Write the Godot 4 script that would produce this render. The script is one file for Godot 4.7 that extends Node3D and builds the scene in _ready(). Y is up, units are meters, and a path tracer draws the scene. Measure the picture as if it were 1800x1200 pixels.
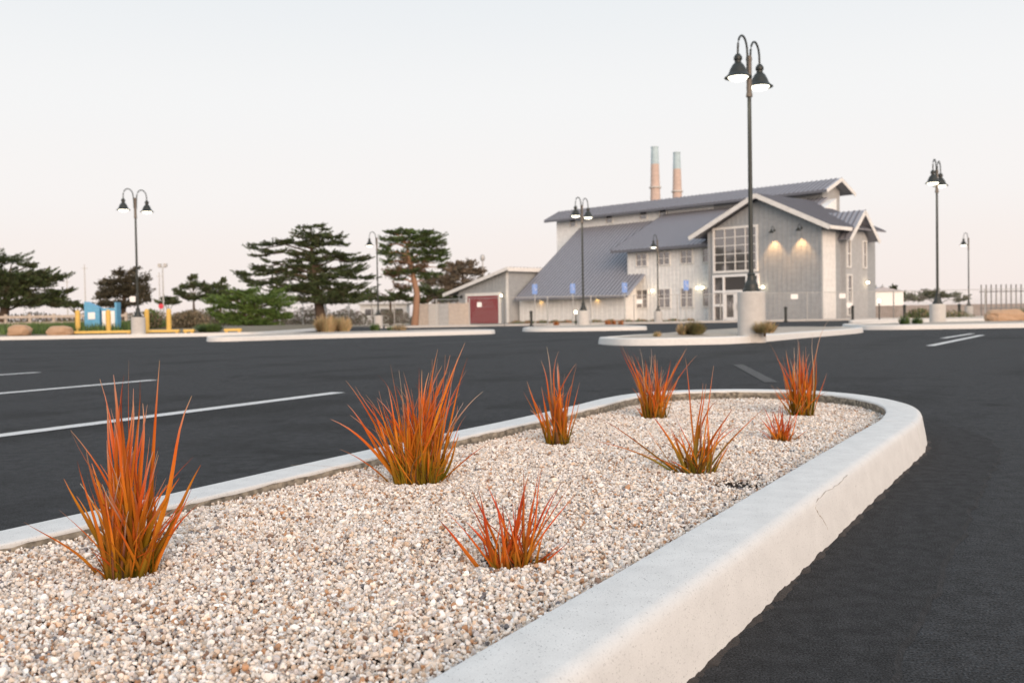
extends Node3D
# A parking lot at dusk: a gravel planter with red tussock grasses in front, lamp posts, a grey hall behind.

const SUN_AZ := 14.0      # degrees right of straight behind the camera
const SUN_EL := 13.0
const KERB := 0.162

var rng := RandomNumberGenerator.new()
var taken := {}
var M := {}
var T := {}

const PLANTS := [
	# A
	{"at": Vector3(-0.869, 0.133, -2.187), "lo": -0.047, "hi": 0.066, "tips": [[-0.05, 0.45], [0.00, 0.47], [0.03, 0.49], [0.10, 0.49], [0.18, 0.41], [-0.07, 0.35], [-0.03, 0.39], [0.00, 0.46], [0.05, 0.39], [0.05, 0.37], [-0.02, 0.39], [0.08, 0.29], [0.10, 0.30], [0.14, 0.21], [0.16, 0.21], [0.15, 0.17], [-0.09, 0.27], [-0.09, 0.22], [-0.14, 0.16], [-0.20, 0.14], [0.06, 0.32], [0.01, 0.43], [-0.01, 0.36], [0.03, 0.43], [-0.03, 0.29], [0.04, 0.27], [0.06, 0.25], [0.08, 0.26]]},
	# B
	{"at": Vector3(-0.315, 0.124, -3.349), "lo": -0.090, "hi": 0.073, "tips": [[-0.25, 0.37], [-0.19, 0.34], [-0.14, 0.41], [-0.10, 0.42], [-0.07, 0.40], [-0.03, 0.41], [-0.00, 0.41], [0.01, 0.40], [0.05, 0.43], [0.07, 0.47], [0.09, 0.45], [0.12, 0.44], [0.16, 0.49], [0.17, 0.44], [0.15, 0.40], [0.20, 0.34], [0.15, 0.29], [-0.25, 0.29], [-0.29, 0.25], [-0.44, 0.09], [-0.27, 0.14], [-0.20, 0.35], [0.24, 0.16], [0.16, 0.25], [-0.04, 0.34], [-0.11, 0.35], [-0.16, 0.31], [0.11, 0.42], [0.03, 0.40], [0.08, 0.41], [0.06, 0.44], [0.10, 0.40], [0.14, 0.37], [-0.05, 0.36], [0.01, 0.36], [-0.02, 0.33], [-0.17, 0.15], [0.12, 0.08]]},
	# C
	{"at": Vector3(0.005, 0.132, -2.221), "lo": -0.073, "hi": 0.057, "tips": [[-0.18, 0.14], [-0.18, 0.18], [-0.13, 0.20], [-0.10, 0.20], [-0.09, 0.20], [-0.07, 0.22], [-0.05, 0.20], [0.01, 0.25], [0.03, 0.23], [0.05, 0.25], [0.07, 0.26], [0.06, 0.19], [0.10, 0.21], [0.12, 0.21], [0.13, 0.19], [-0.12, 0.13], [-0.05, 0.12], [0.09, 0.06], [0.02, 0.20], [-0.09, 0.13], [0.11, 0.08], [-0.01, 0.18], [-0.02, 0.15], [0.00, 0.16], [-0.03, 0.16], [0.05, 0.14]]},
	# D
	{"at": Vector3(0.194, 0.117, -4.401), "lo": -0.038, "hi": 0.054, "tips": [[-0.05, 0.45], [-0.00, 0.43], [0.09, 0.37], [0.10, 0.29], [-0.13, 0.30], [0.01, 0.38], [-0.08, 0.39], [0.04, 0.33], [0.08, 0.16], [-0.11, 0.18], [-0.04, 0.27], [-0.01, 0.31], [0.02, 0.27], [0.06, 0.30]]},
	# E
	{"at": Vector3(0.787, 0.110, -5.434), "lo": -0.078, "hi": 0.059, "tips": [[-0.20, 0.43], [-0.15, 0.41], [-0.10, 0.40], [-0.04, 0.40], [0.00, 0.37], [0.01, 0.34], [0.07, 0.34], [0.16, 0.40], [0.22, 0.36], [0.02, 0.30], [-0.12, 0.09], [-0.18, 0.42], [-0.05, 0.33], [0.11, 0.25], [-0.07, 0.35], [-0.02, 0.36], [0.05, 0.28], [0.12, 0.34]]},
	# F
	{"at": Vector3(0.611, 0.123, -3.478), "lo": -0.033, "hi": 0.094, "tips": [[-0.33, 0.22], [-0.33, 0.14], [-0.18, 0.09], [-0.16, 0.19], [-0.13, 0.23], [-0.01, 0.42], [0.05, 0.33], [0.06, 0.33], [0.10, 0.39], [0.06, 0.26], [0.09, 0.21], [0.13, 0.20], [0.15, 0.24], [0.26, 0.24], [-0.09, 0.13], [-0.04, 0.22], [0.13, 0.10], [-0.18, 0.01], [0.12, 0.04], [0.12, 0.19], [-0.07, 0.19], [0.08, 0.19]]},
	# G
	{"at": Vector3(1.182, 0.117, -4.369), "lo": -0.039, "hi": 0.034, "tips": [[-0.09, 0.18], [-0.12, 0.12], [-0.12, 0.08], [-0.01, 0.19], [-0.03, 0.15], [0.01, 0.19], [-0.08, 0.15], [0.03, 0.14], [0.06, 0.13], [0.09, 0.17], [0.11, 0.20], [0.08, 0.02], [0.08, 0.07], [-0.10, 0.12], [-0.04, 0.16], [-0.06, 0.11], [-0.00, 0.16], [0.04, 0.10], [0.07, 0.11]]},
	# H
	{"at": Vector3(1.573, 0.110, -5.461), "lo": -0.048, "hi": 0.076, "tips": [[-0.14, 0.42], [-0.02, 0.47], [-0.06, 0.38], [0.14, 0.57], [0.11, 0.41], [0.05, 0.40], [0.02, 0.34], [0.15, 0.25], [0.13, 0.18], [-0.15, 0.19], [0.08, 0.28], [-0.11, 0.18], [0.04, 0.28], [-0.09, 0.30], [-0.04, 0.21], [0.10, 0.47], [-0.00, 0.43], [-0.02, 0.32], [0.06, 0.37]]},
]
const TREES := {
	"left_cypress": [Vector3(-34.37, 0, -70), [[-3.07, 4.73, 2.40, 0.88], [-0.86, 5.02, 1.36, 0.40], [0.45, 4.76, 0.48, 0.20], [-0.68, 4.30, 1.60, 0.40], [0.91, 4.19, 0.88, 0.28], [1.70, 3.86, 0.80, 0.24], [2.50, 3.76, 0.68, 0.20], [-0.11, 3.57, 1.60, 0.48], [1.28, 3.27, 1.00, 0.32], [2.79, 2.92, 0.72, 0.16], [-0.73, 2.70, 1.60, 0.56], [0.86, 2.59, 1.40, 0.40], [2.06, 2.37, 0.64, 0.24], [-2.72, 3.13, 2.00, 0.96], [-4.30, 3.56, 1.60, 1.20], [-0.35, 2.06, 1.80, 0.36], [1.45, 1.99, 1.00, 0.28]]],
	"round_tree": [Vector3(-37.15, 0, -95), [[0.52, 5.51, 0.98, 0.43], [-0.15, 4.88, 1.30, 0.54], [1.48, 4.85, 0.87, 0.65], [-1.51, 4.52, 0.65, 0.33], [-0.71, 3.91, 1.41, 0.65], [1.18, 3.88, 1.30, 0.76], [-1.92, 3.28, 0.49, 0.38], [0.07, 2.98, 1.85, 0.76], [1.98, 3.11, 0.65, 0.76], [-1.03, 2.40, 1.19, 0.38], [0.87, 2.26, 1.63, 0.38]]],
	"bush_tree": [Vector3(-17.44, 0, -66), [[-0.22, 2.52, 0.83, 0.23], [-0.98, 2.15, 1.06, 0.30], [0.72, 2.24, 1.13, 0.34], [-1.92, 1.94, 0.91, 0.26], [-2.31, 1.57, 0.57, 0.30], [-0.61, 1.70, 1.36, 0.34], [1.28, 1.81, 1.28, 0.38], [2.21, 1.54, 0.83, 0.30], [-1.38, 1.18, 0.98, 0.34], [0.32, 1.15, 1.36, 0.38], [1.64, 1.09, 0.83, 0.30], [-0.45, 0.75, 0.91, 0.23], [0.68, 0.69, 0.98, 0.19], [-1.46, 0.77, 0.60, 0.23], [2.00, 0.71, 0.60, 0.23], [-0.26, 0.41, 0.98, 0.15], [0.94, 0.39, 0.91, 0.15]]],
	"big_cypress": [Vector3(-14.99, 0, -74), [[0.16, 7.42, 0.59, 0.17], [0.57, 7.08, 1.01, 0.25], [-0.47, 7.56, 0.34, 0.13], [1.21, 7.32, 0.25, 0.13], [0.27, 6.66, 1.01, 0.25], [2.04, 6.76, 0.85, 0.13], [1.40, 6.31, 0.93, 0.30], [2.45, 6.08, 0.59, 0.17], [0.13, 6.16, 0.93, 0.21], [-1.13, 6.39, 0.93, 0.13], [-2.82, 6.29, 1.18, 0.13], [-3.67, 5.97, 0.68, 0.13], [-2.62, 5.70, 0.68, 0.11], [-3.89, 5.47, 0.51, 0.08], [-0.94, 5.59, 0.68, 0.21], [0.12, 5.53, 1.01, 0.25], [1.81, 5.54, 1.10, 0.25], [2.86, 5.44, 0.59, 0.13], [2.85, 5.14, 1.18, 0.17], [3.48, 4.92, 0.85, 0.13], [0.74, 4.97, 1.10, 0.34], [-0.95, 5.12, 0.68, 0.21], [-2.55, 4.94, 0.59, 0.13], [-3.91, 4.62, 0.59, 0.13], [-0.33, 4.48, 1.27, 0.34], [1.57, 4.53, 1.52, 0.25], [3.05, 4.26, 0.93, 0.17], [-2.86, 4.31, 1.10, 0.21], [-3.93, 4.03, 0.93, 0.17], [-1.82, 3.91, 1.01, 0.25], [0.29, 3.84, 1.52, 0.34], [2.40, 3.76, 1.44, 0.21], [3.67, 3.61, 0.93, 0.17], [-4.15, 3.62, 1.10, 0.17], [-2.67, 3.46, 1.27, 0.25], [-0.56, 3.30, 1.44, 0.34], [1.55, 3.18, 1.52, 0.30], [-1.21, 2.81, 1.52, 0.34], [0.90, 2.65, 1.69, 0.34], [2.59, 2.83, 1.01, 0.17], [0.26, 2.15, 1.69, 0.30], [2.37, 2.24, 1.69, 0.25], [3.64, 2.30, 0.93, 0.21], [1.94, 1.87, 1.95, 0.17]]],
	"umbrella_cypress": [Vector3(-7.68, 0, -78), [[-1.52, 7.41, 0.53, 0.18], [-0.85, 7.22, 0.80, 0.27], [0.48, 7.20, 1.07, 0.22], [-1.53, 6.84, 0.71, 0.27], [-0.19, 6.90, 1.43, 0.31], [1.23, 6.83, 0.98, 0.27], [-1.98, 6.40, 0.45, 0.31], [1.58, 6.34, 0.89, 0.31], [0.78, 6.31, 1.16, 0.36], [2.10, 5.89, 0.62, 0.31], [-2.22, 5.74, 0.45, 0.36], [1.34, 5.72, 1.07, 0.36], [2.36, 5.44, 0.36, 0.27], [-1.11, 5.45, 0.98, 0.53], [0.66, 5.07, 0.98, 0.45], [1.77, 4.96, 0.80, 0.36], [-2.01, 5.02, 0.45, 0.36], [2.21, 4.60, 0.27, 0.18], [-1.58, 4.22, 0.71, 0.36], [-0.24, 4.28, 0.80, 0.36], [1.18, 4.26, 0.71, 0.36], [-1.14, 3.67, 0.45, 0.18], [0.86, 3.64, 0.45, 0.22]]],
	"grey_tree": [Vector3(-5.85, 0, -110), [[-0.29, 6.18, 0.75, 0.50], [0.65, 6.29, 1.01, 0.50], [1.58, 5.77, 1.13, 0.50], [0.01, 5.42, 1.38, 0.63], [2.20, 5.26, 1.01, 0.50], [-1.56, 5.26, 1.38, 0.75], [0.62, 4.47, 1.89, 0.63], [-1.90, 4.20, 1.51, 0.75], [-0.34, 3.55, 1.89, 0.63], [-2.23, 3.07, 1.38, 0.63], [-0.67, 2.55, 1.51, 0.50], [2.82, 4.87, 0.75, 0.50]]],
	"dark_tree": [Vector3(-12.76, 0, -105), [[-2.01, 3.38, 0.60, 0.48], [-1.55, 2.78, 0.96, 0.48], [-0.35, 2.58, 0.84, 0.36], [0.85, 2.92, 0.84, 0.48], [1.58, 3.50, 0.48, 0.48], [1.75, 2.60, 0.96, 0.48]]],
	"dark_tree2": [Vector3(-8.90, 0, -106), [[-0.39, 3.62, 0.61, 0.48], [0.51, 3.00, 1.09, 0.61], [-0.59, 2.53, 0.85, 0.48], [2.01, 2.67, 0.85, 0.48], [-1.32, 2.30, 0.85, 0.30]]],
	"far_tree": [Vector3(-51.05, 0, -160), [[-0.19, 7.01, 0.46, 0.73], [-0.86, 5.92, 1.10, 0.55], [0.98, 6.17, 1.10, 0.73], [2.06, 5.51, 0.73, 0.55], [-1.79, 5.03, 1.10, 0.64], [0.48, 4.62, 2.01, 0.73]]],
	"far_tree2": [Vector3(-48.24, 0, -165), [[0.58, 7.31, 0.28, 0.57], [-1.04, 6.49, 1.13, 0.57], [0.36, 5.99, 0.94, 0.75], [1.29, 5.60, 0.75, 0.75], [-0.61, 4.88, 1.89, 0.75]]],
	"far_tree3": [Vector3(-51.69, 0, -150), [[-0.01, 4.02, 1.03, 0.43], [-0.62, 3.69, 1.03, 0.34], [0.83, 3.49, 0.86, 0.34]]],
	"left_far_hedge": [Vector3(-48.13, 0, -110), [[-0.47, 2.93, 0.88, 0.31], [0.46, 2.48, 1.01, 0.31], [-1.42, 2.76, 0.63, 0.31], [1.58, 2.27, 0.75, 0.25]]],
	"right_tree": [Vector3(69.29, 0, -190), [[0.08, 4.63, 1.09, 0.54], [0.83, 3.97, 1.30, 0.54], [-0.80, 3.78, 1.09, 0.43]]],
	"right_tree2": [Vector3(76.38, 0, -195), [[-1.41, 4.45, 0.45, 0.67], [-0.75, 3.32, 1.11, 0.78], [0.58, 2.63, 1.78, 0.67], [1.70, 2.95, 0.89, 0.56]]],
	"right_tree3": [Vector3(85.64, 0, -200), [[-1.43, 4.31, 1.14, 0.69], [-2.13, 3.29, 1.60, 0.91], [0.16, 3.37, 2.06, 0.69], [2.67, 2.99, 1.60, 0.57], [-3.84, 2.64, 1.14, 0.57], [4.72, 2.38, 1.14, 0.46]]],
}

func _ready() -> void:
	rng.seed = 7
	set_camera()
	set_light()
	make_materials()
	set_ground()
	front_island()
	far_kerbs()
	lot_stripes()
	hall()
	shed()
	lamps()
	trees()
	fences()
	left_yard()
	small_things()
	chimneys()

# ---------------------------------------------------------------- camera and light
func set_camera() -> void:
	var cam := Camera3D.new()
	cam.name = "camera"
	add_child(cam)
	var at := CameraAttributesPhysical.new()
	at.frustum_focal_length = 35.0
	at.frustum_focus_distance = 2.55
	at.frustum_near = 0.05
	at.frustum_far = 4000.0
	at.exposure_aperture = 6.3
	cam.attributes = at
	cam.fov = 37.849
	cam.near = 0.05
	cam.far = 4000.0
	cam.position = Vector3(0, 0.68, 0)
	var pitch := atan(44.0 / 1750.0)
	cam.basis = Basis(Vector3.RIGHT, -pitch) * Basis(Vector3.BACK, -deg_to_rad(0.95))
	cam.current = true

func set_light() -> void:
	var env := Environment.new()
	env.background_mode = Environment.BG_SKY
	env.tonemap_mode = Environment.TONE_MAPPER_LINEAR
	env.tonemap_exposure = 1.0
	env.sdfgi_enabled = true
	env.ssao_enabled = true
	env.ssil_enabled = true
	# clear dusk sky: rose at the horizon, white above it, pale blue overhead
	var stops := [[-90.0, 0.30, 0.28, 0.27], [-3.0, 0.62, 0.54, 0.50], [0.0, 0.93, 0.82, 0.775], [3.0, 0.94, 0.86, 0.82], [7.0, 0.94, 0.91, 0.895], [12.0, 0.915, 0.917, 0.92], [19.0, 0.825, 0.86, 0.89], [40.0, 0.74, 0.84, 0.93], [90.0, 0.66, 0.81, 0.98]]
	var w := 512
	var h := 256
	var im := Image.create(w, h, false, Image.FORMAT_RGBF)
	for y in h:
		var e: float = 90.0 - 180.0 * (y + 0.5) / h
		var c := Color(stops[0][1], stops[0][2], stops[0][3])
		for k in stops.size() - 1:
			if e >= stops[k][0]:
				var t: float = smoothstep(0.0, 1.0, (e - stops[k][0]) / (stops[k + 1][0] - stops[k][0])) * 0.5 + 0.5 * (e - stops[k][0]) / (stops[k + 1][0] - stops[k][0])
				c = Color(stops[k][1], stops[k][2], stops[k][3]).lerp(Color(stops[k + 1][1], stops[k + 1][2], stops[k + 1][3]), t)
		for x in w:
			im.set_pixel(x, y, c)
	var pano := PanoramaSkyMaterial.new()
	pano.panorama = ImageTexture.create_from_image(im)
	var sky := Sky.new()
	sky.sky_material = pano
	env.sky = sky
	var we := WorldEnvironment.new()
	we.name = "environment"
	we.environment = env
	add_child(we)
	var sun := DirectionalLight3D.new()
	sun.name = "sun"
	sun.light_energy = 1.12
	sun.light_color = Color(1.0, 0.87, 0.76)
	sun.light_angular_distance = 38.0
	sun.shadow_enabled = true
	add_child(sun)
	var az := deg_to_rad(SUN_AZ)
	var el := deg_to_rad(SUN_EL)
	var to := Vector3(sin(az) * cos(el), sin(el), cos(az) * cos(el))
	sun.look_at_from_position(to * 50.0, Vector3.ZERO)

# ---------------------------------------------------------------- mesh helpers
class Shape:
	var v := PackedVector3Array()
	var n := PackedVector3Array()
	var c := PackedColorArray()
	var uv := PackedVector2Array()
	var tint := Color(1, 1, 1)
	func tri(a: Vector3, b: Vector3, d: Vector3, na = null, nb = null, nd = null) -> void:
		var f := (d - a).cross(b - a)
		if f.length_squared() < 1e-18:
			return
		f = f.normalized()
		if na != null and f.dot(na) + f.dot(nb) + f.dot(nd) < 0.0:   # keep the winding with the given normals
			var hold := b
			b = d
			d = hold
			var held = nb
			nb = nd
			nd = held
		v.append(a); v.append(b); v.append(d)
		n.append(na if na != null else f); n.append(nb if nb != null else f); n.append(nd if nd != null else f)
		for k in 3:
			c.append(tint)
	func quad(a: Vector3, b: Vector3, d: Vector3, e: Vector3) -> void:
		tri(a, b, d); tri(a, d, e)
	func box(at: Vector3, size: Vector3, bas := Basis.IDENTITY) -> void:
		var s := size * 0.5
		var p := []
		for i in 8:
			p.append(at + bas * Vector3(s.x if i & 1 else -s.x, s.y if i & 2 else -s.y, s.z if i & 4 else -s.z))
		for f in [[4, 6, 7, 5], [1, 3, 2, 0], [5, 7, 3, 1], [0, 2, 6, 4], [6, 2, 3, 7], [0, 4, 5, 1]]:
			quad(p[f[0]], p[f[1]], p[f[2]], p[f[3]])
	func bar(a: Vector3, b: Vector3, w: float, d: float) -> void:
		var z := (b - a).normalized()
		var up := Vector3.UP if absf(z.y) < 0.95 else Vector3.RIGHT
		var x := up.cross(z).normalized()
		box((a + b) * 0.5, Vector3(w, d, a.distance_to(b)), Basis(x, z.cross(x), z))
	func ring_pts(at: Vector3, axis: Vector3, r: float, k: int) -> Array:
		var up := Vector3.UP if absf(axis.y) < 0.9 else Vector3.RIGHT
		var x := up.cross(axis).normalized()
		var y := axis.cross(x)
		var o := []
		for i in k:
			var t := TAU * i / k
			o.append([at + (x * cos(t) + y * sin(t)) * r, x * cos(t) + y * sin(t)])
		return o
	func tube(pts: Array, radii: Array, k := 10, caps := true) -> void:
		var last := []
		for i in pts.size():
			var ax: Vector3 = (pts[mini(i + 1, pts.size() - 1)] - pts[maxi(i - 1, 0)]).normalized()
			var r := ring_pts(pts[i], ax, radii[i], k)
			if i > 0:
				for j in k:
					var q := (j + 1) % k
					tri(last[j][0], r[j][0], r[q][0], last[j][1], r[j][1], r[q][1])
					tri(last[j][0], r[q][0], last[q][0], last[j][1], r[q][1], last[q][1])
			if caps and (i == 0 or i == pts.size() - 1):
				for j in k:
					var q := (j + 1) % k
					if i == 0:
						tri(pts[i], r[j][0], r[q][0])
					else:
						tri(pts[i], r[q][0], r[j][0])
			last = r
	func lathe(prof: Array, k := 24, at := Vector3.ZERO) -> void:
		# prof: [radius, height] upwards on the outside
		for i in prof.size() - 1:
			var a: Array = prof[i]
			var b: Array = prof[i + 1]
			var nn := Vector2(b[1] - a[1], a[0] - b[0]).normalized()
			for j in k:
				var t := TAU * j / k
				var u := TAU * (j + 1) / k
				var p0 := at + Vector3(cos(t) * a[0], a[1], sin(t) * a[0])
				var p1 := at + Vector3(cos(t) * b[0], b[1], sin(t) * b[0])
				var p2 := at + Vector3(cos(u) * b[0], b[1], sin(u) * b[0])
				var p3 := at + Vector3(cos(u) * a[0], a[1], sin(u) * a[0])
				var nt := Vector3(cos(t) * nn.x, nn.y, sin(t) * nn.x)
				var nu := Vector3(cos(u) * nn.x, nn.y, sin(u) * nn.x)
				tri(p0, p1, p2, nt, nt, nu)
				tri(p0, p2, p3, nt, nu, nu)
	func prism(poly: Array, along: Vector3) -> void:
		# poly: Vector3 corners; extruded by along. Faces keep their own flat normals, turned outwards.
		var mid := Vector3.ZERO
		for p in poly:
			mid += p
		mid = mid / poly.size() + along * 0.5
		var out_tri := func(a: Vector3, b: Vector3, d: Vector3) -> void:
			if (d - a).cross(b - a).dot((a + b + d) / 3.0 - mid) < 0.0:
				tri(a, d, b)
			else:
				tri(a, b, d)
		for i in range(1, poly.size() - 1):
			out_tri.call(poly[0], poly[i], poly[i + 1])
			out_tri.call(poly[0] + along, poly[i] + along, poly[i + 1] + along)
		for i in poly.size():
			var a: Vector3 = poly[i]
			var b: Vector3 = poly[(i + 1) % poly.size()]
			out_tri.call(a, b, b + along)
			out_tri.call(a, b + along, a + along)
	func done() -> ArrayMesh:
		var a := []
		a.resize(Mesh.ARRAY_MAX)
		a[Mesh.ARRAY_VERTEX] = v
		a[Mesh.ARRAY_NORMAL] = n
		a[Mesh.ARRAY_COLOR] = c
		if uv.size() == v.size():
			a[Mesh.ARRAY_TEX_UV] = uv
		var m := ArrayMesh.new()
		m.add_surface_from_arrays(Mesh.PRIMITIVE_TRIANGLES, a)
		return m

func numbered(called: String) -> String:
	var k: int = taken.get(called, 0)
	taken[called] = k + 1
	return called if k == 0 else "%s_%03d" % [called, k]

func metas(o: Node, label: String, category: String, group := "", kind := "") -> void:
	if label: o.set_meta("label", label)
	if category: o.set_meta("category", category)
	if group: o.set_meta("group", group)
	if kind: o.set_meta("kind", kind)

func thing(called: String, label: String, category: String, at := Vector3.ZERO, turn := 0.0, group := "") -> Node3D:
	var o := Node3D.new()
	o.name = numbered(called)
	add_child(o)
	o.position = at
	o.rotation.y = turn
	metas(o, label, category, group)
	return o

func part(parent: Node, called: String, mesh: Mesh, mat: Material, at := Transform3D.IDENTITY) -> MeshInstance3D:
	var o := MeshInstance3D.new()
	o.name = called if parent != self else numbered(called)
	o.mesh = mesh
	o.material_override = mat
	o.transform = at
	parent.add_child(o, true)
	return o

func solo(called: String, mesh: Mesh, mat: Material, label: String, category: String, at := Vector3.ZERO, turn := 0.0, group := "", kind := "") -> MeshInstance3D:
	var o := part(self, called, mesh, mat, Transform3D(Basis(Vector3.UP, turn), at))
	metas(o, label, category, group, kind)
	return o

func setting(called: String, mesh: Mesh, mat: Material, at := Vector3.ZERO) -> MeshInstance3D:
	return solo(called, mesh, mat, "", "", at, 0.0, "", "structure")

func moved(at: Vector3, turn := 0.0) -> Transform3D:
	return Transform3D(Basis(Vector3.UP, turn), at)

func boxm(size: Vector3) -> ArrayMesh:
	var s := Shape.new()
	s.box(Vector3.ZERO, size)
	return s.done()

# ---------------------------------------------------------------- materials
func noise(seed_: int, freq: float, oct := 4, kind := FastNoiseLite.TYPE_SIMPLEX_SMOOTH) -> FastNoiseLite:
	var f := FastNoiseLite.new()
	f.seed = seed_
	f.frequency = freq
	f.noise_type = kind
	f.fractal_octaves = oct
	return f

func grey_image(size: int, fill: Callable) -> ImageTexture:
	var d := PackedByteArray()
	d.resize(size * size)
	for i in size * size:
		d[i] = clampi(int(fill.call(i)), 0, 255)
	return ImageTexture.create_from_image(Image.create_from_data(size, size, false, Image.FORMAT_L8, d))

func seamless(seed_: int, size: int, freq: float, oct := 4) -> PackedByteArray:
	var im := noise(seed_, freq, oct).get_seamless_image(size, size)
	im.convert(Image.FORMAT_L8)
	return im.get_data()

func mat(lin: Color, rough := 0.8, tex := "", scale := 1.0, bump := "", bump_cm := 0.0, metal := 0.0) -> StandardMaterial3D:
	var m := StandardMaterial3D.new()
	m.albedo_color = lin.linear_to_srgb()
	m.roughness = rough
	m.metallic = metal
	if tex:
		m.albedo_texture = T[tex]
	if bump:
		m.heightmap_enabled = true
		m.heightmap_texture = T[bump]
		m.heightmap_scale = bump_cm
	if tex or bump:
		m.uv1_triplanar = true
		m.uv1_world_triplanar = true
		m.uv1_scale = Vector3.ONE / scale
	return m

func tinted(m: StandardMaterial3D) -> StandardMaterial3D:
	m.vertex_color_use_as_albedo = true
	return m

func make_materials() -> void:
	var a := seamless(1, 1024, 0.012, 5)
	var b := seamless(2, 1024, 0.16, 3)
	var r := RandomNumberGenerator.new()
	r.seed = 11
	# raked surface: short ridges lying across the lane
	var st := noise(5, 0.11, 3).get_seamless_image(320, 1024)
	st.convert(Image.FORMAT_L8)
	st.resize(1024, 1024, Image.INTERPOLATE_CUBIC)
	var ridge := st.get_data()
	# fine aggregate: grains a few millimetres wide, some pale, some dark
	T.grain = grey_image(1024, func(i): 
		var g: float = 168.0 + (b[i] - 128.0) * 1.15 + (a[i] - 128.0) * 0.3 + (ridge[i] - 128.0) * 0.25 + r.randfn(0.0, 18.0)
		var k := r.randf()
		return g + (85.0 if k > 0.998 else 0.0))
	T.grain_relief = grey_image(1024, func(i): return 128.0 + (b[i] - 128.0) * 0.6 + (ridge[i] - 128.0) * 0.75 + r.randfn(0.0, 12.0))
	T.fine_relief = grey_image(1024, func(i): return 128.0 + (b[i] - 128.0) * 0.55 + r.randfn(0.0, 14.0))
	# cast concrete: cloudy, with small dark pores
	var cl := seamless(3, 1024, 0.006, 5)
	var pores := PackedFloat32Array()
	pores.resize(1024 * 1024)
	for k in 4200:
		var x := r.randi() % 1024
		var y := r.randi() % 1024
		var rad := 1 if r.randf() < 0.85 else 2
		var deep := r.randf_range(30.0, 120.0)
		for dx in range(-rad, rad + 1):
			for dy in range(-rad, rad + 1):
				if dx * dx + dy * dy <= rad * rad and r.randf() < 0.8:
					pores[((y + dy + 1024) % 1024) * 1024 + (x + dx + 1024) % 1024] = deep
	T.cast = grey_image(1024, func(i): return 240.0 + (cl[i] - 128.0) * 0.07 + (b[i] - 128.0) * 0.08 + r.randfn(0.0, 4.0) - pores[i])
	T.cast_relief = grey_image(1024, func(i): return 150.0 + (b[i] - 128.0) * 0.22 - pores[i] * 0.9)
	T.cloudy = grey_image(512, func(i): return 238.0 + (cl[(i / 512 * 2) * 1024 + (i % 512) * 2] - 128.0) * 0.12 + r.randfn(0.0, 4.0))
	T.stain = grey_image(512, func(i): return 196.0 + (a[(i / 512 * 2) * 1024 + (i % 512) * 2] - 128.0) * 0.9 + r.randfn(0.0, 8.0))
	T.stones = grey_image(512, func(i): return 205.0 + (b[(i / 512) * 1024 + i % 512] - 128.0) * 0.9 + r.randfn(0.0, 12.0))

	M.asphalt = tinted(mat(Color(0.074, 0.078, 0.085), 0.76, "grain", 1.15, "grain_relief", 1.2))
	M.asphalt.metallic_specular = 0.36
	M.apron = mat(Color(0.064, 0.065, 0.069), 0.85, "grain", 0.9, "fine_relief", 0.8)
	M.apron.metallic_specular = 0.35
	M.tar = mat(Color(0.10, 0.078, 0.066), 0.8, "grain", 0.5, "grain_relief", 0.6)
	M.paint = mat(Color(0.74, 0.74, 0.73), 0.7, "cast", 0.7, "grain_relief", 0.2)
	M.paint_worn = mat(Color(0.14, 0.14, 0.14), 0.8, "cast", 0.6)
	M.smear = mat(Color(0.125, 0.125, 0.125), 0.8, "grain", 0.6)
	M.smear.albedo_color = Color(0.13, 0.13, 0.13).linear_to_srgb()
	M.kerb = mat(Color(0.765, 0.76, 0.74), 0.85, "cast", 0.7, "cast_relief", 0.08)
	M.kerb_dirty = mat(Color(0.36, 0.315, 0.25), 0.95, "stain", 0.55, "cast_relief", 0.2)
	M.concrete = mat(Color(0.60, 0.585, 0.56), 0.9, "cast", 1.6, "cast_relief", 0.3)
	M.soil = mat(Color(0.085, 0.058, 0.042), 0.95, "grain", 0.4, "grain_relief", 0.8)
	M.earth = mat(Color(0.20, 0.17, 0.12), 0.95, "cloudy", 9.0)
	M.bed = mat(Color(0.72, 0.64, 0.55), 0.95, "stones", 1.0, "grain_relief", 1.0)
	M.stone = tinted(mat(Color(1, 1, 1), 0.75))
	M.blade = tinted(mat(Color(1, 1, 1), 0.7))
	M.blade.metallic_specular = 0.25
	M.blade.backlight_enabled = true
	M.blade.backlight = Color(0.35, 0.35, 0.35)
	M.leaf = tinted(mat(Color(1, 1, 1), 0.7))
	M.leaf.backlight_enabled = true
	M.leaf.backlight = Color(0.2, 0.2, 0.2)
	M.bark = mat(Color(0.10, 0.07, 0.05), 0.9, "cloudy", 0.8)
	M.bark_red = mat(Color(0.38, 0.22, 0.14), 0.9, "cloudy", 0.8)
	M.boulder = mat(Color(0.50, 0.33, 0.21), 0.9, "cloudy", 0.9, "cast_relief", 1.0)
	M.black = mat(Color(0.022, 0.027, 0.025), 0.5)
	M.pole = mat(Color(0.022, 0.028, 0.025), 0.5)
	M.sleeve = mat(Color(0.14, 0.12, 0.10), 0.5)
	M.steel = mat(Color(0.46, 0.46, 0.45), 0.5, "", 1, "", 0, 0.3)
	M.roof = mat(Color(0.38, 0.385, 0.43), 0.5, "cloudy", 3.0, "", 0, 0.15)
	M.roof_seam = mat(Color(0.15, 0.155, 0.18), 0.5, "", 1, "", 0, 0.15)
	M.grey_wall = mat(Color(0.385, 0.408, 0.425), 0.85, "cloudy", 2.5)
	M.warm_grey_wall = mat(Color(0.47, 0.48, 0.485), 0.85, "cloudy", 2.5)
	M.cream_wall = mat(Color(0.92, 0.93, 0.92), 0.85, "cloudy", 2.5)
	M.trim = mat(Color(0.88, 0.87, 0.84), 0.7, "cloudy", 3.0)
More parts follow.
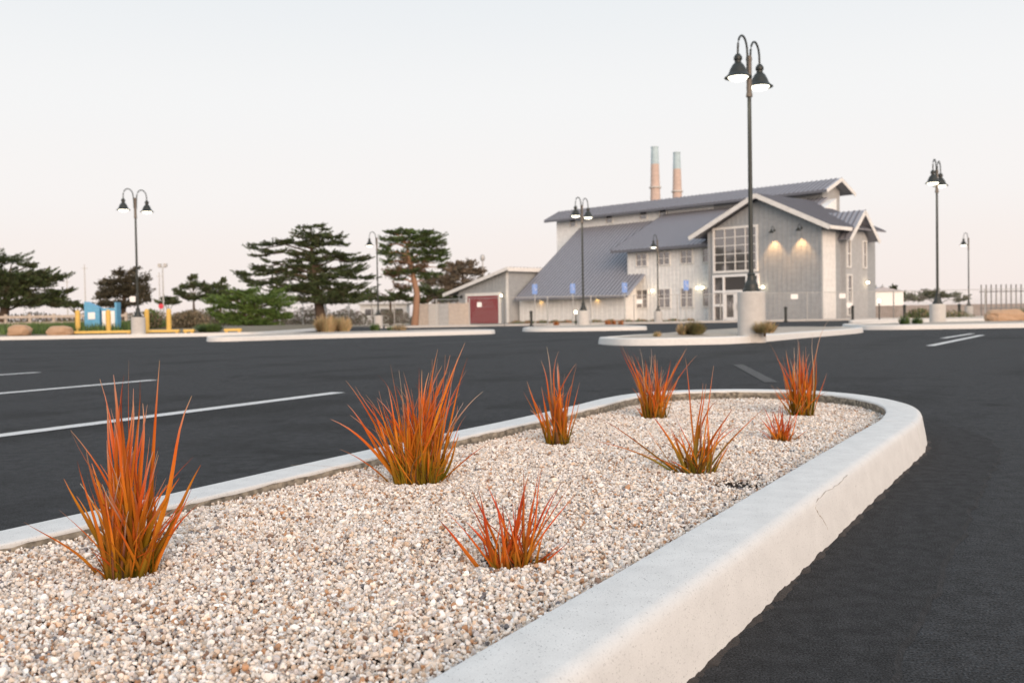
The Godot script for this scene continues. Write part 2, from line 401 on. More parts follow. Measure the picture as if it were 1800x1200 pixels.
	M.white = mat(Color(0.84, 0.84, 0.83), 0.6)
	M.red = mat(Color(0.30, 0.025, 0.03), 0.55, "cloudy", 2.0)
	M.pane = mat(Color(0.27, 0.26, 0.26), 0.05, "", 1, "", 0, 0.7)
	M.yellow = mat(Color(0.78, 0.50, 0.12), 0.6, "cloudy", 1.2)
	M.blue = mat(Color(0.14, 0.42, 0.66), 0.5, "cloudy", 1.0)
	M.sign_blue = mat(Color(0.16, 0.30, 0.66), 0.5)
	M.red_sign = mat(Color(0.72, 0.06, 0.09), 0.5)
	M.orange = mat(Color(0.80, 0.25, 0.06), 0.6)
	M.stack = mat(Color(0.60, 0.47, 0.41), 0.9, "cloudy", 30.0)  # pinkish concrete, with the paleness of distance haze mixed into the colour
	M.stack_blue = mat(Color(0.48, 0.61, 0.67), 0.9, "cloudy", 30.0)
	M.dark_steel = mat(Color(0.13, 0.13, 0.13), 0.6)
	M.far_wall = mat(Color(0.33, 0.29, 0.27), 0.9, "cloudy", 4.0)
	M.crack = mat(Color(0.36, 0.32, 0.28), 0.95)
	M.tan_fence = mat(Color(0.58, 0.50, 0.43), 0.9, "cloudy", 2.0)
	M.glow = mat(Color(1, 1, 1), 0.5)
	M.glow.emission_enabled = true
	M.glow.emission = Color(1.0, 0.96, 0.86)
	M.glow.emission_energy_multiplier = 4.0
	M.glow_dot = mat(Color(1, 1, 1), 0.5)
	M.glow_dot.emission_enabled = true
	M.glow_dot.emission = Color(1.0, 0.93, 0.78)
	M.glow_dot.emission_energy_multiplier = 6.0
	M.warm_glow = mat(Color(1, 1, 1), 0.5)
	M.warm_glow.emission_enabled = true
	M.warm_glow.emission = Color(1.0, 0.86, 0.62)
	M.warm_glow.emission_energy_multiplier = 3.0

# ---------------------------------------------------------------- ground
func grid_axis(lo: float, hi: float, tiers: Array) -> PackedFloat32Array:
	# tiers: [from, to, step], finest first; 1 m elsewhere
	var o := PackedFloat32Array()
	var x := lo
	while x < hi:
		o.append(x)
		var step := 1.0
		for t in tiers:
			if x >= t[0] - 0.001 and x < t[1] - 0.001:
				step = minf(t[2], maxf(t[1] - x, 0.02))
				break
		x += step
	o.append(hi)
	return o

func set_ground() -> void:
	var s := Shape.new()
	s.quad(Vector3(-2500, -0.03, -2500), Vector3(2500, -0.03, -2500), Vector3(2500, -0.03, 800), Vector3(-2500, -0.03, 800))
	setting("ground", s.done(), M.earth)
	# the lot: newly sealed asphalt, with faint paving lanes and patches of dust
	var xs := grid_axis(-60, 62, [[-6.0, 5.0, 0.06], [-16.0, 18.0, 0.25]])
	var zs := grid_axis(-87, 14, [[-11.0, -1.0, 0.06], [-36.0, 3.0, 0.25]])
	var lane := noise(21, 0.35, 3)
	var patch := noise(22, 0.22, 4)
	var fine := noise(23, 1.6, 3)
	var scuff := noise(24, 0.9, 2)
	var drip := noise(25, 1.7, 2)
	var v := PackedVector3Array()
	var n := PackedVector3Array()
	var c := PackedColorArray()
	var ix := PackedInt32Array()
	for z in zs:
		for x in xs:
			var along := x * 0.47 - z * 0.88
			var across := x * 0.88 + z * 0.47
			var k := 1.0 + 0.75 * lane.get_noise_2d(across * 2.2, along * 0.16) + 0.5 * patch.get_noise_2d(x, z) + 0.3 * fine.get_noise_2d(across * 1.5, along * 0.3)
			k += 0.45 * lane.get_noise_2d(across * 0.12 + 70.0, along * 2.6)
			# dust that has settled in blotches, thin scuffs along the lane, a few dark drips
			k += 0.5 * smoothstep(0.12, 0.5, patch.get_noise_2d(x * 2.4 + 31.0, z * 2.4))
			k += 0.8 * smoothstep(0.90, 1.0, 1.0 - absf(scuff.get_noise_2d(across * 1.3, along * 0.12)) * 2.2) * smoothstep(0.0, 0.35, patch.get_noise_2d(x * 1.1 - 50.0, z * 1.1))
			k -= 0.5 * smoothstep(0.42, 0.62, drip.get_noise_2d(x, z))
			k = clampf(k, 0.4, 2.0)
			v.append(Vector3(x, 0, z))
			n.append(Vector3.UP)
			c.append(Color(k, k, k))
	var w := xs.size()
	for j in zs.size() - 1:
		for i in w - 1:
			var p := j * w + i
			ix.append_array(PackedInt32Array([p, p + 1, p + w + 1, p, p + w + 1, p + w]))
	var a := []
	a.resize(Mesh.ARRAY_MAX)
	a[Mesh.ARRAY_VERTEX] = v
	a[Mesh.ARRAY_NORMAL] = n
	a[Mesh.ARRAY_COLOR] = c
	a[Mesh.ARRAY_INDEX] = ix
	var m := ArrayMesh.new()
	m.add_surface_from_arrays(Mesh.PRIMITIVE_TRIANGLES, a)
	setting("asphalt_lot", m, M.asphalt)

# ---------------------------------------------------------------- kerbs
func smooth_path(pts: Array, step: float) -> Array:
	var o := []
	for i in pts.size() - 1:
		var p0: Vector2 = pts[maxi(i - 1, 0)]
		var p1: Vector2 = pts[i]
		var p2: Vector2 = pts[i + 1]
		var p3: Vector2 = pts[mini(i + 2, pts.size() - 1)]
		var k := maxi(1, int(p1.distance_to(p2) / step))
		for j in k:
			o.append(p1.cubic_interpolate(p2, p0, p3, float(j) / k))
	o.append(pts[-1])
	return o

func normals_of(path: Array, closed := false) -> Array:
	var o := []
	var k := path.size()
	for i in k:
		var a: Vector2 = path[(i - 1 + k) % k] if closed else path[maxi(i - 1, 0)]
		var b: Vector2 = path[(i + 1) % k] if closed else path[mini(i + 1, k - 1)]
		var t := (b - a).normalized()
		o.append(Vector2(-t.y, t.x))
	return o

# prof: [outward offset, height], from the inside foot over the top to the outside foot
func sweep(path: Array, norms: Array, prof: Array, closed := false, wobble: FastNoiseLite = null) -> ArrayMesh:
	var s := Shape.new()
	var pn := []
	for j in prof.size():
		var a: Array = prof[maxi(j - 1, 0)]
		var b: Array = prof[mini(j + 1, prof.size() - 1)]
		var t := Vector2(b[0] - a[0], b[1] - a[1]).normalized()
		pn.append(Vector2(-t.y, t.x))
	var rows := []
	for i in path.size():
		var row := []
		for j in prof.size():
			var o: float = prof[j][0]
			var h: float = prof[j][1]
			if wobble:
				o += wobble.get_noise_2d(i * 1.3, j * 9.0) * 0.0009
				h += wobble.get_noise_2d(i * 0.6 + 300.0, j * 4.0) * 0.0009
			var p: Vector2 = path[i] + norms[i] * o
			row.append([Vector3(p.x, h, p.y), Vector3(norms[i].x * pn[j].x, pn[j].y, norms[i].y * pn[j].x)])
		rows.append(row)
	var k := path.size()
	for i in (k if closed else k - 1):
		var r0: Array = rows[i]
		var r1: Array = rows[(i + 1) % k]
		for j in prof.size() - 1:
			s.tri(r0[j][0], r1[j][0], r1[j + 1][0], r0[j][1], r1[j][1], r1[j + 1][1])
			s.tri(r0[j][0], r1[j + 1][0], r0[j + 1][0], r0[j][1], r1[j + 1][1], r0[j + 1][1])
	if not closed:
		for e in [0, k - 1]:
			var r: Array = rows[e]
			for j in range(1, prof.size() - 1):
				if e == 0:
					s.tri(r[0][0], r[j][0], r[j + 1][0])
				else:
					s.tri(r[0][0], r[j + 1][0], r[j][0])
	return s.done()

var island_right := [Vector2(-2.331, 2.756), Vector2(-1.088, 0.566), Vector2(0.025, -1.394), Vector2(0.385, -2.022), Vector2(0.932, -2.994), Vector2(1.456, -3.921), Vector2(1.844, -4.600)]
var island_arc := [Vector2(1.927, -4.766), Vector2(2.062, -5.076), Vector2(2.155, -5.387), Vector2(2.191, -5.698), Vector2(2.176, -6.009), Vector2(2.103, -6.299), Vector2(1.948, -6.548), Vector2(1.699, -6.713), Vector2(1.423, -6.781), Vector2(1.102, -6.734), Vector2(0.823, -6.563), Vector2(0.610, -6.278)]
var island_left := [Vector2(0.355, -5.735), Vector2(-0.006, -5.013), Vector2(-0.266, -4.538), Vector2(-0.657, -3.792), Vector2(-1.018, -3.056), Vector2(-1.299, -2.500), Vector2(-2.694, 0.259), Vector2(-3.730, 2.279)]
var bed_noise: FastNoiseLite
var hollows := []     # x, z, radius, depth

func bed_height(x: float, z: float) -> float:
	var h := 0.134 - 0.0075 * (-z - 2.0) + 0.010 * bed_noise.get_noise_2d(x * 1.6, z * 1.6) + 0.004 * bed_noise.get_noise_2d(x * 7.0, z * 7.0)
	for q in hollows:
		var d: float = Vector2(x - q[0], z - q[1]).length() / q[2]
		if d < 1.0:
			h -= q[3] * (1.0 - d * d) * (1.0 - d * d)
	return h

func front_island() -> void:
	bed_noise = noise(31, 1.0, 3)
	var all := island_right + island_arc + island_left
	var path := smooth_path(all, 0.06)
	var norms := normals_of(path)
	var isl := Node3D.new()
	isl.name = "planter_island"
	isl.set_meta("kind", "structure")
	add_child(isl)
	var prof := [[-0.146, -0.04], [-0.146, KERB - 0.008], [-0.144, KERB - 0.003], [-0.138, KERB], [-0.1, KERB + 0.0005], [-0.05, KERB], [-0.004, KERB - 0.001], [0.010, KERB - 0.004], [0.021, KERB - 0.012], [0.027, KERB - 0.024], [0.031, KERB - 0.045], [0.042, KERB * 0.36], [0.050, 0.0], [0.052, -0.04]]
	# cast in three lengths with a tooled joint between them
	var wob := noise(32, 0.11, 3)
	var cuts := [0, 0, 0, path.size() - 1]
	for i in path.size():
		if path[i].distance_to(Vector2(1.844, -4.6)) < path[cuts[1]].distance_to(Vector2(1.844, -4.6)): cuts[1] = i
		if path[i].distance_to(Vector2(0.355, -5.735)) < path[cuts[2]].distance_to(Vector2(0.355, -5.735)): cuts[2] = i
	for k in 3:
		var p := path.slice(cuts[k], cuts[k + 1] + 1)
		var q := norms.slice(cuts[k], cuts[k + 1] + 1)
		if k < 2:
			p[-1] = p[-1] - (p[-1] - p[-2]).normalized() * 0.006
		var seg := part(isl, "kerb_segment", sweep(p, q, prof, false, wob), M.kerb)
		# soil-stained inner face, its upper edge uneven
		var st := Shape.new()
		var ed := noise(34 + k, 0.35, 3)
		for i in p.size() - 1:
			var c := []
			for e in [i, i + 1]:
				var b: Vector2 = p[e] - q[e] * 0.1485
				c.append(Vector3(b.x, -0.03, b.y))
				c.append(Vector3(b.x, KERB - 0.012 + 0.006 * ed.get_noise_1d(e * 1.7), b.y))
			st.quad(c[0], c[2], c[3], c[1])
		part(seg, "stained_face", st.done(), M.kerb_dirty)
	crack_marks(isl)
	# ragged lip of tar where the asphalt was raked up against the kerb
	var s := Shape.new()
	var jag := noise(33, 0.13, 3)
	var prev := []
	for e in path.size() * 4:
		var i := mini(e / 4, path.size() - 2)
		var f := (e % 4) / 4.0
		var c: Vector2 = path[i].lerp(path[i + 1], f)
		var nn: Vector2 = norms[i].lerp(norms[i + 1], f)
		var up := maxf(0.012, 0.021 + 0.016 * jag.get_noise_1d(e * 1.1))
		var o := 0.012 + 0.018 * jag.get_noise_1d(e * 0.7 + 500.0)
		var row := [Vector3(c.x + nn.x * 0.044, up, c.y + nn.y * 0.044), Vector3(c.x + nn.x * (0.044 + o) * 0.55, up * 0.75, c.y + nn.y * (0.044 + o) * 0.55), Vector3(c.x + nn.x * (0.06 + o), 0.006, c.y + nn.y * (0.06 + o))]
		if prev:
			for j in 2:
				s.quad(prev[j], row[j], row[j + 1], prev[j + 1])
		prev = row
	part(isl, "tar_lip", s.done(), M.tar)
	# strip of finer asphalt hand laid along the right kerb, a few millimetres proud of the lot
	var ap := Shape.new()
	var edge := noise(35, 0.5, 4)
	var before := []
	for i in path.size() - 1:
		if path[i].x < 0.2 and path[i].y < -4.5:
			break
		var o := 0.36 + 0.03 * edge.get_noise_1d(i * 0.8)
		var a0: Vector2 = path[i] + norms[i] * 0.04
		var a1: Vector2 = path[i] + norms[i] * o
		var row := [Vector3(a0.x, 0.009, a0.y), Vector3(a1.x, 0.006, a1.y), Vector3(a1.x + norms[i].x * 0.012, 0.0005, a1.y + norms[i].y * 0.012)]
		if before:
			for j in 2:
				ap.quad(before[j], row[j], row[j + 1], before[j + 1])
		before = row
	part(isl, "asphalt_apron", ap.done(), M.apron)
	# soil under the gravel
	for q in PLANTS:
		hollows.append([q.at.x + (q.lo + q.hi) * 0.5, q.at.z + 0.01, 0.10, 0.016, 0.55])
	hollows.append([-0.02, -2.24, 0.14, 0.020, 0.75])
	hollows.append([0.73, -3.22, 0.17, 0.028, 1.5])
	hollows.append([-0.55, -1.32, 0.25, 0.015, 0.2])
	var inner := PackedVector2Array()
	for i in path.size():
		inner.append(path[i] - norms[i] * 0.147)
	var soil := Shape.new()
	var step := 0.05
	var x := -2.0
	while x < 2.3:
		var z := -7.0
		while z < 0.6:
			if Geometry2D.is_point_in_polygon(Vector2(x + 0.025, z + 0.025), inner):
				var p := []
				for d in [[0, 0], [1, 0], [1, 1], [0, 1]]:
					var px: float = x + d[0] * step
					var pz: float = z + d[1] * step
					p.append(Vector3(px, bed_height(px, pz) - 0.007, pz))
				soil.quad(p[0], p[1], p[2], p[3])
			z += step
		x += step
	part(isl, "soil", soil.done(), M.soil)
	gravel(inner)
	grasses()

func crack_marks(isl: Node) -> void:
	var s := Shape.new()
	var out := Vector3(0.8697, 0, 0.4936) * 0.0002
	for line in [[Vector3(1.0780, 0.1500, -3.2068), Vector3(0.9904, 0.1430, -3.0455), Vector3(0.9091, 0.1470, -2.9062), Vector3(0.8515, 0.1420, -2.7998), Vector3(0.8448, 0.1280, -2.7800), Vector3(0.8618, 0.1050, -2.8012), Vector3(0.8890, 0.0750, -2.8377), Vector3(0.9011, 0.0500, -2.8504)]]:
		var was: Vector3 = line[0]
		for i in line.size() - 1:
			for k in range(1, 7):
				var b: Vector3 = line[i].lerp(line[i + 1], k / 6.0)
				b += Vector3(-0.4936, 0, 0.8697) * rng.randfn(0, 0.0022) + Vector3(0, rng.randfn(0, 0.0018), 0)
				var w := rng.randf_range(0.0004, 0.0016)
				s.bar(was + out, b + out, w, w)
				was = b
	part(isl, "crack", s.done(), M.crack)

func pebble(seed_: int) -> ArrayMesh:
	var r := RandomNumberGenerator.new()
	r.seed = seed_
	var f := noise(seed_, 0.9, 2)
	var t := (1.0 + sqrt(5.0)) / 2.0
	var v := []
	for p in [[-1, t, 0], [1, t, 0], [-1, -t, 0], [1, -t, 0], [0, -1, t], [0, 1, t], [0, -1, -t], [0, 1, -t], [t, 0, -1], [t, 0, 1], [-t, 0, -1], [-t, 0, 1]]:
		v.append(Vector3(p[0], p[1], p[2]).normalized())
	var faces := [[0, 11, 5], [0, 5, 1], [0, 1, 7], [0, 7, 10], [0, 10, 11], [1, 5, 9], [5, 11, 4], [11, 10, 2], [10, 7, 6], [7, 1, 8], [3, 9, 4], [3, 4, 2], [3, 2, 6], [3, 6, 8], [3, 8, 9], [4, 9, 5], [2, 4, 11], [6, 2, 10], [8, 6, 7], [9, 8, 1]]
	var cutn := []
	for k in 10:
		cutn.append([Vector3(r.randfn(), r.randfn(), r.randfn()).normalized(), r.randf_range(0.42, 0.78)])
	var shape := func(p: Vector3) -> Vector3:
		var q := p * (1.0 + 0.22 * f.get_noise_3dv(p * 1.3))
		for c in cutn:
			var over: float = q.dot(c[0]) - c[1]
			if over > 0.0:
				q -= c[0] * over
		return q
	var s := Shape.new()
	for q in faces:
		var a: Vector3 = v[q[0]]
		var b: Vector3 = v[q[1]]
		var c: Vector3 = v[q[2]]
		var ab := (a + b).normalized()
		var bc := (b + c).normalized()
		var ca := (c + a).normalized()
		for w in [[a, ab, ca], [b, bc, ab], [c, ca, bc], [ab, bc, ca]]:
			var p0: Vector3 = shape.call(w[0])
			var p1: Vector3 = shape.call(w[1])
			var p2: Vector3 = shape.call(w[2])
			s.tri(p0, p2, p1)
	return s.done()

func gravel(inner: PackedVector2Array) -> void:
	var root := Node3D.new()
	root.name = "gravel"
	add_child(root)
	metas(root, "cream and tan pea gravel filling the planter inside the kerb", "gravel", "", "stuff")
	var r := RandomNumberGenerator.new()
	r.seed = 41
	var hues := [[0.38, Color(0.79, 0.71, 0.63)], [0.68, Color(0.85, 0.81, 0.77)], [0.81, Color(0.68, 0.54, 0.42)], [0.89, Color(0.56, 0.50, 0.47)], [0.94, Color(0.44, 0.25, 0.14)], [0.972, Color(0.26, 0.16, 0.11)], [1.0, Color(0.18, 0.17, 0.18)]]
	var drift := noise(42, 1.1, 3)
	var bufs := []
	for k in 4:
		bufs.append(PackedFloat32Array())
	var cell := 0.0073
	for layer in 2:
		var x := -2.0
		while x < 2.3:
			var z := -7.0
			while z < 0.4:
				var keep := r.randf() < (1.0 if layer == 0 else 0.38)
				var px := x + r.randf_range(-0.5, 0.5) * cell
				var pz := z + r.randf_range(-0.5, 0.5) * cell
				z += cell
				if not keep or pz > -0.55 or absf(px - 0.37 * -pz) > 2.4:
					continue
				if not Geometry2D.is_point_in_polygon(Vector2(px, pz), inner):
					continue
				var size := 0.0039 * exp(r.randfn(0.0, 0.28))
				if r.randf() < 0.004:
					size *= 1.9
				var dip := 0.0
				for q in hollows:
					var d: float = Vector2(px - q[0], pz - q[1]).length() / q[2]
					if d < 0.75 and r.randf() < 1.5 * q[4] * (0.75 - d):
						dip = 1.0
				if dip > 0.0:
					continue
				var h := bed_height(px, pz) + (-0.002 if layer == 0 else 0.0045) + r.randf_range(-0.0032, 0.0032)
				var bas := Basis.from_euler(Vector3(r.randf() * TAU, r.randf() * TAU, r.randf() * TAU)) * Basis.from_scale(Vector3(size * r.randf_range(1.0, 1.75), size * r.randf_range(0.75, 1.1), size * r.randf_range(0.9, 1.4)))
				var pick := r.randf() + 0.09 * drift.get_noise_2d(px, pz)
				var col: Color = hues[0][1]
				for q in hues:
					if pick <= q[0]:
						col = q[1]
						break
				var b := r.randf_range(0.7, 1.15)
				var b2 := r.randf_range(0.94, 1.06)
				bufs[r.randi() % 4].append_array(PackedFloat32Array([bas.x.x, bas.y.x, bas.z.x, px, bas.x.y, bas.y.y, bas.z.y, h, bas.x.z, bas.y.z, bas.z.z, pz, minf(0.9, col.r * b), minf(0.9, col.g * b * sqrt(b2)), minf(0.9, col.b * b * b2), 1.0]))
			x += cell
	for k in 4:
		var mm := MultiMesh.new()
		mm.transform_format = MultiMesh.TRANSFORM_3D
		mm.use_colors = true
		mm.mesh = pebble(50 + k)
		mm.instance_count = bufs[k].size() / 16
		mm.buffer = bufs[k]
		var o := MultiMeshInstance3D.new()
		o.name = "pebbles"
		o.multimesh = mm
		o.material_override = M.stone
		o.set_meta("kind", "stuff")
		root.add_child(o, true)

# ---------------------------------------------------------------- tussock grasses
# a folded, tapering leaf from foot to tip; hues run from the leaf's green foot over orange to its dry point
func leaf_blade(foot: Vector3, ctrl: Vector3, tip: Vector3, width: float, hue: Array, face: float, sway: Vector3, nod: Vector3) -> ArrayMesh:
	var s := Shape.new()
	var segs := 11
	var prev := []
	var pc := Color()
	for i in segs + 1:
		var t := float(i) / segs
		var p := foot * (1 - t) * (1 - t) + ctrl * 2 * t * (1 - t) + tip * t * t
		p += sway * sin(t * PI * 1.7) * t + nod * t * t * t * t
		var d := ((ctrl - foot) * (1 - t) + (tip - ctrl) * t + nod * 2.0 * t * t * t + sway * cos(t * PI * 1.7) * 2.0 * t).normalized()
		var side := Vector3(cos(face + t * 0.5), 0, sin(face + t * 0.5))
		side = (side - d * side.dot(d)).normalized()
		var nrm := d.cross(side).normalized()
		var w := width * (0.8 + 0.5 * t) if t < 0.35 else width * 0.975 * pow((1.0 - t) / 0.65, 0.74)
		w = maxf(w, 0.0009)
		var row := [p - side * w * 0.5 + nrm * w * 0.16, p - nrm * w * 0.16, p + side * w * 0.5 + nrm * w * 0.16]
		var u := t * (hue.size() - 1)
		var k := mini(int(u), hue.size() - 2)
		var col: Color = hue[k].lerp(hue[k + 1], u - k)
		if prev:
			for j in 2:
				s.tri(prev[j], row[j], row[j + 1])
				s.tri(prev[j], row[j + 1], prev[j + 1])
				var q := s.c.size() - 6
				for z in [0, 3, 5]:
					s.c[q + z] = pc
				for z in [1, 2, 4]:
					s.c[q + z] = col
		prev = row
		pc = col
	return s.done()

func grasses() -> void:
	var looks := [
		["tall orange tussock grass nearest the left kerb, upright with olive foot", 115, 1.0, 0.0, 0.0115],
		["widest bushiest orange tussock grass at the middle of the planter", 190, 0.95, 0.0, 0.0095],
		["short red tussock grass splaying nearest the right kerb in front", 40, 0.95, 0.8, 0.0105],
		["slim upright orange tussock grass by the left kerb behind the widest clump", 55, 1.0, 0.1, 0.0115],
		["dense orange tussock grass at the far left kerb before the bend", 100, 1.0, 0.15, 0.011],
		["sparse tussock grass with olive leaves and one long leaf reaching left", 44, 0.9, 0.1, 0.010],
		["smallest red spiky tussock grass at the planter's far right end", 56, 0.95, 0.95, 0.0095],
		["tall tussock grass standing against the kerb at the rounded far end", 75, 1.0, 0.2, 0.012]]
	var r := RandomNumberGenerator.new()
	for i in PLANTS.size():
		r.seed = 100 + i
		var q: Dictionary = PLANTS[i]
		var g: Vector3 = q.at
		g.y = bed_height(g.x, g.z) - 0.004
		var root := thing("tussock_grass", looks[i][0], "grass plant", g, 0.0, "tussock grasses in the planter")
		var red: float = looks[i][3]
		var mid: float = (q.lo + q.hi) * 0.5
		var half: float = (q.hi - q.lo) * 0.5
		var tall := 0.0
		for t in q.tips:
			tall = maxf(tall, t[1])
		var fill := int(looks[i][1])
		for b in fill + fill / (3 if i < 2 else 6) + q.tips.size():
			var aim := Vector3.ZERO
			var main: bool = b < q.tips.size()
			var along := r.randf_range(-1.0, 1.0)
			if main:
				aim = Vector3(q.tips[b][0], maxf(q.tips[b][1], 0.012), 0)
				along = clampf((aim.x - mid) / (half * 3.5), -1, 1) * 0.6 + r.randf_range(-0.5, 0.5)
				aim.z = r.randf_range(-0.22, 0.22) * (0.3 * aim.y + 0.3 * absf(aim.x))
			else:
				var t: Array = q.tips[r.randi() % q.tips.size()]
				var short := r.randf_range(0.35, 0.95)
				aim = Vector3(mid + (t[0] - mid) * short * looks[i][2] * r.randf_range(0.5, 1.0), maxf(t[1], 0.25 * tall) * short, 0)
				along = clampf((aim.x - mid) / (half * 3.0), -1, 1) * 0.5 + r.randf_range(-0.7, 0.7)
				aim.z = r.randfn(0.0, 0.16) * tall
			along = clampf(along, -1.0, 1.0)
			var foot := Vector3(mid + along * half, -0.012, r.randf_range(-1.0, 1.0) * half * 0.75 * sqrt(1.0 - along * along * 0.8))
			var len := foot.distance_to(aim)
			var rise := maxf(aim.y, 0.0)
			var ctrl := foot.lerp(aim, 0.45) + Vector3(-(aim.x - foot.x) * r.randf_range(-0.06, 0.18), 0.05 * len + 0.12 * (len - rise), -(aim.z - foot.z) * 0.15)
			var low := aim.y < 0.35 * absf(aim.x)
			var wd: float = looks[i][4] * r.randf_range(0.4, 1.12) * (0.38 if low else 1.0) * clampf(len / 0.3, 0.85, 1.15)
			# leaf colours as seen on the plants: olive foot, orange blade, redder towards a dry tan point
			var olive := Color(0.11, 0.09, 0.008).lerp(Color(0.20, 0.125, 0.01), r.randf())
			var orange := Color(0.46, 0.125, 0.010).lerp(Color(0.58, 0.21, 0.020), r.randf()).lerp(Color(0.52, 0.075, 0.016), red * r.randf())
			var ruddy := Color(0.60, 0.14, 0.018).lerp(Color(0.52, 0.065, 0.020), clampf(r.randf() * 0.7 + red * 0.5, 0, 1))
			var dry := Color(0.42, 0.27, 0.18).lerp(Color(0.12, 0.04, 0.03), 1.0 if r.randf() < 0.25 + red * 0.35 else 0.0)
			var mix := r.randf()
			var hue := [olive, olive, olive.lerp(orange, 0.15 + 0.6 * mix), olive.lerp(orange, 0.55 + 0.45 * mix), orange, orange.lerp(ruddy, 0.6), ruddy, ruddy.lerp(dry, 0.5), dry]
			var kind := r.randf()
			if i == 5 and kind < 0.6:
				hue = [olive, Color(0.17, 0.15, 0.03), Color(0.24, 0.17, 0.03), orange.lerp(olive, 0.5), orange, ruddy, dry]
			elif kind > 0.92 or low:
				wd *= 0.7
				hue = [Color(0.20, 0.11, 0.05), Color(0.26, 0.12, 0.05), Color(0.20, 0.08, 0.05), Color(0.34, 0.17, 0.10), Color(0.48, 0.33, 0.24), Color(0.55, 0.45, 0.37)]
			elif kind > 0.86:
				wd *= 0.5
				hue = [olive, Color(0.45, 0.3, 0.14), Color(0.55, 0.42, 0.26), Color(0.6, 0.48, 0.36)]
			if b >= fill + q.tips.size():      # the upright heart of the clump
				aim = Vector3(foot.x + r.randfn(0, 0.045) + (foot.x - mid) * 0.6, tall * r.randf_range(0.25, 0.62) * (0.75 if i == 2 or i == 6 or i == 5 else 1.0), r.randfn(0, 0.05))
				ctrl = foot.lerp(aim, 0.5) + Vector3(r.randfn(0, 0.01), 0, r.randfn(0, 0.01))
				wd = looks[i][4] * r.randf_range(0.6, 1.2)
				hue = [olive, olive, olive, olive.lerp(orange, 0.3), olive.lerp(orange, 0.65), orange, ruddy.lerp(dry, 0.5)]
			elif b % 7 == 4 and not main:      # short dead leaves caught in the foot of the clump
				aim = foot + Vector3(r.randfn(0, 0.035), tall * r.randf_range(0.12, 0.4), r.randfn(0, 0.03))
				ctrl = foot.lerp(aim, 0.5) + Vector3(r.randfn(0, 0.02), 0.01, r.randfn(0, 0.02))
				wd *= 0.6
				hue = [Color(0.06, 0.04, 0.02), Color(0.09, 0.05, 0.025), Color(0.14, 0.08, 0.04), Color(0.2, 0.13, 0.07)]
			var depth_of_dye := r.randf_range(0.66, 1.15)
			for h in hue.size():
				hue[h] = Color(hue[h].r * depth_of_dye, hue[h].g * depth_of_dye * r.randf_range(0.85, 1.1), hue[h].b * depth_of_dye)
			var sway := Vector3(r.randfn(), 0, r.randfn()) * 0.022 * len
			var nod := Vector3.ZERO
			if main:
				wd *= 1.2
			if r.randf() < 0.3 and not (main and i in [2, 5, 6]):
				nod = Vector3(signf(aim.x - foot.x) * r.randf_range(0.02, 0.16), -r.randf_range(0.0, 0.14), r.randfn(0, 0.05)) * len
				aim -= nod * (0.6 if main else 0.0)
			part(root, "leaf_blade", leaf_blade(foot, ctrl, aim, wd, hue, r.randf_range(-0.9, 0.9), sway, nod), M.blade)

# ---------------------------------------------------------------- other kerbs and islands
func island(called: String, pts: Array, bed: float, mound: float, step := 0.5) -> void:
	var path := smooth_path(pts + [pts[0]], step)
	path.pop_back()
	var norms := normals_of(path, true)
	var root := Node3D.new()
	root.name = numbered(called)
	root.set_meta("kind", "structure")
	add_child(root)
	var prof := [[-0.16, -0.03], [-0.16, KERB], [-0.02, KERB], [0.0, KERB - 0.012], [0.012, KERB - 0.03], [0.035, -0.03]]
	part(root, "kerb", sweep(path, norms, prof, true, noise(61, 0.2, 2)), M.kerb)
	var s := Shape.new()
	var mid := Vector2.ZERO
	for p in path:
		mid += p
	mid /= path.size()
	var k := path.size()
	for i in k:
		var last: Array = []
		for j in 5:
			var f := j / 4.0
			var a: Vector2 = (path[i] - norms[i] * 0.165).lerp(mid, f)
			var b: Vector2 = (path[(i + 1) % k] - norms[(i + 1) % k] * 0.165).lerp(mid, f)
			var h := bed + mound * (1.0 - (1.0 - f) * (1.0 - f))
			var row := [Vector3(a.x, h, a.y), Vector3(b.x, h, b.y)]
			if last:
				s.quad(last[0], last[1], row[1], row[0])
			last = row
	part(root, "gravel_bed", s.done(), M.bed)

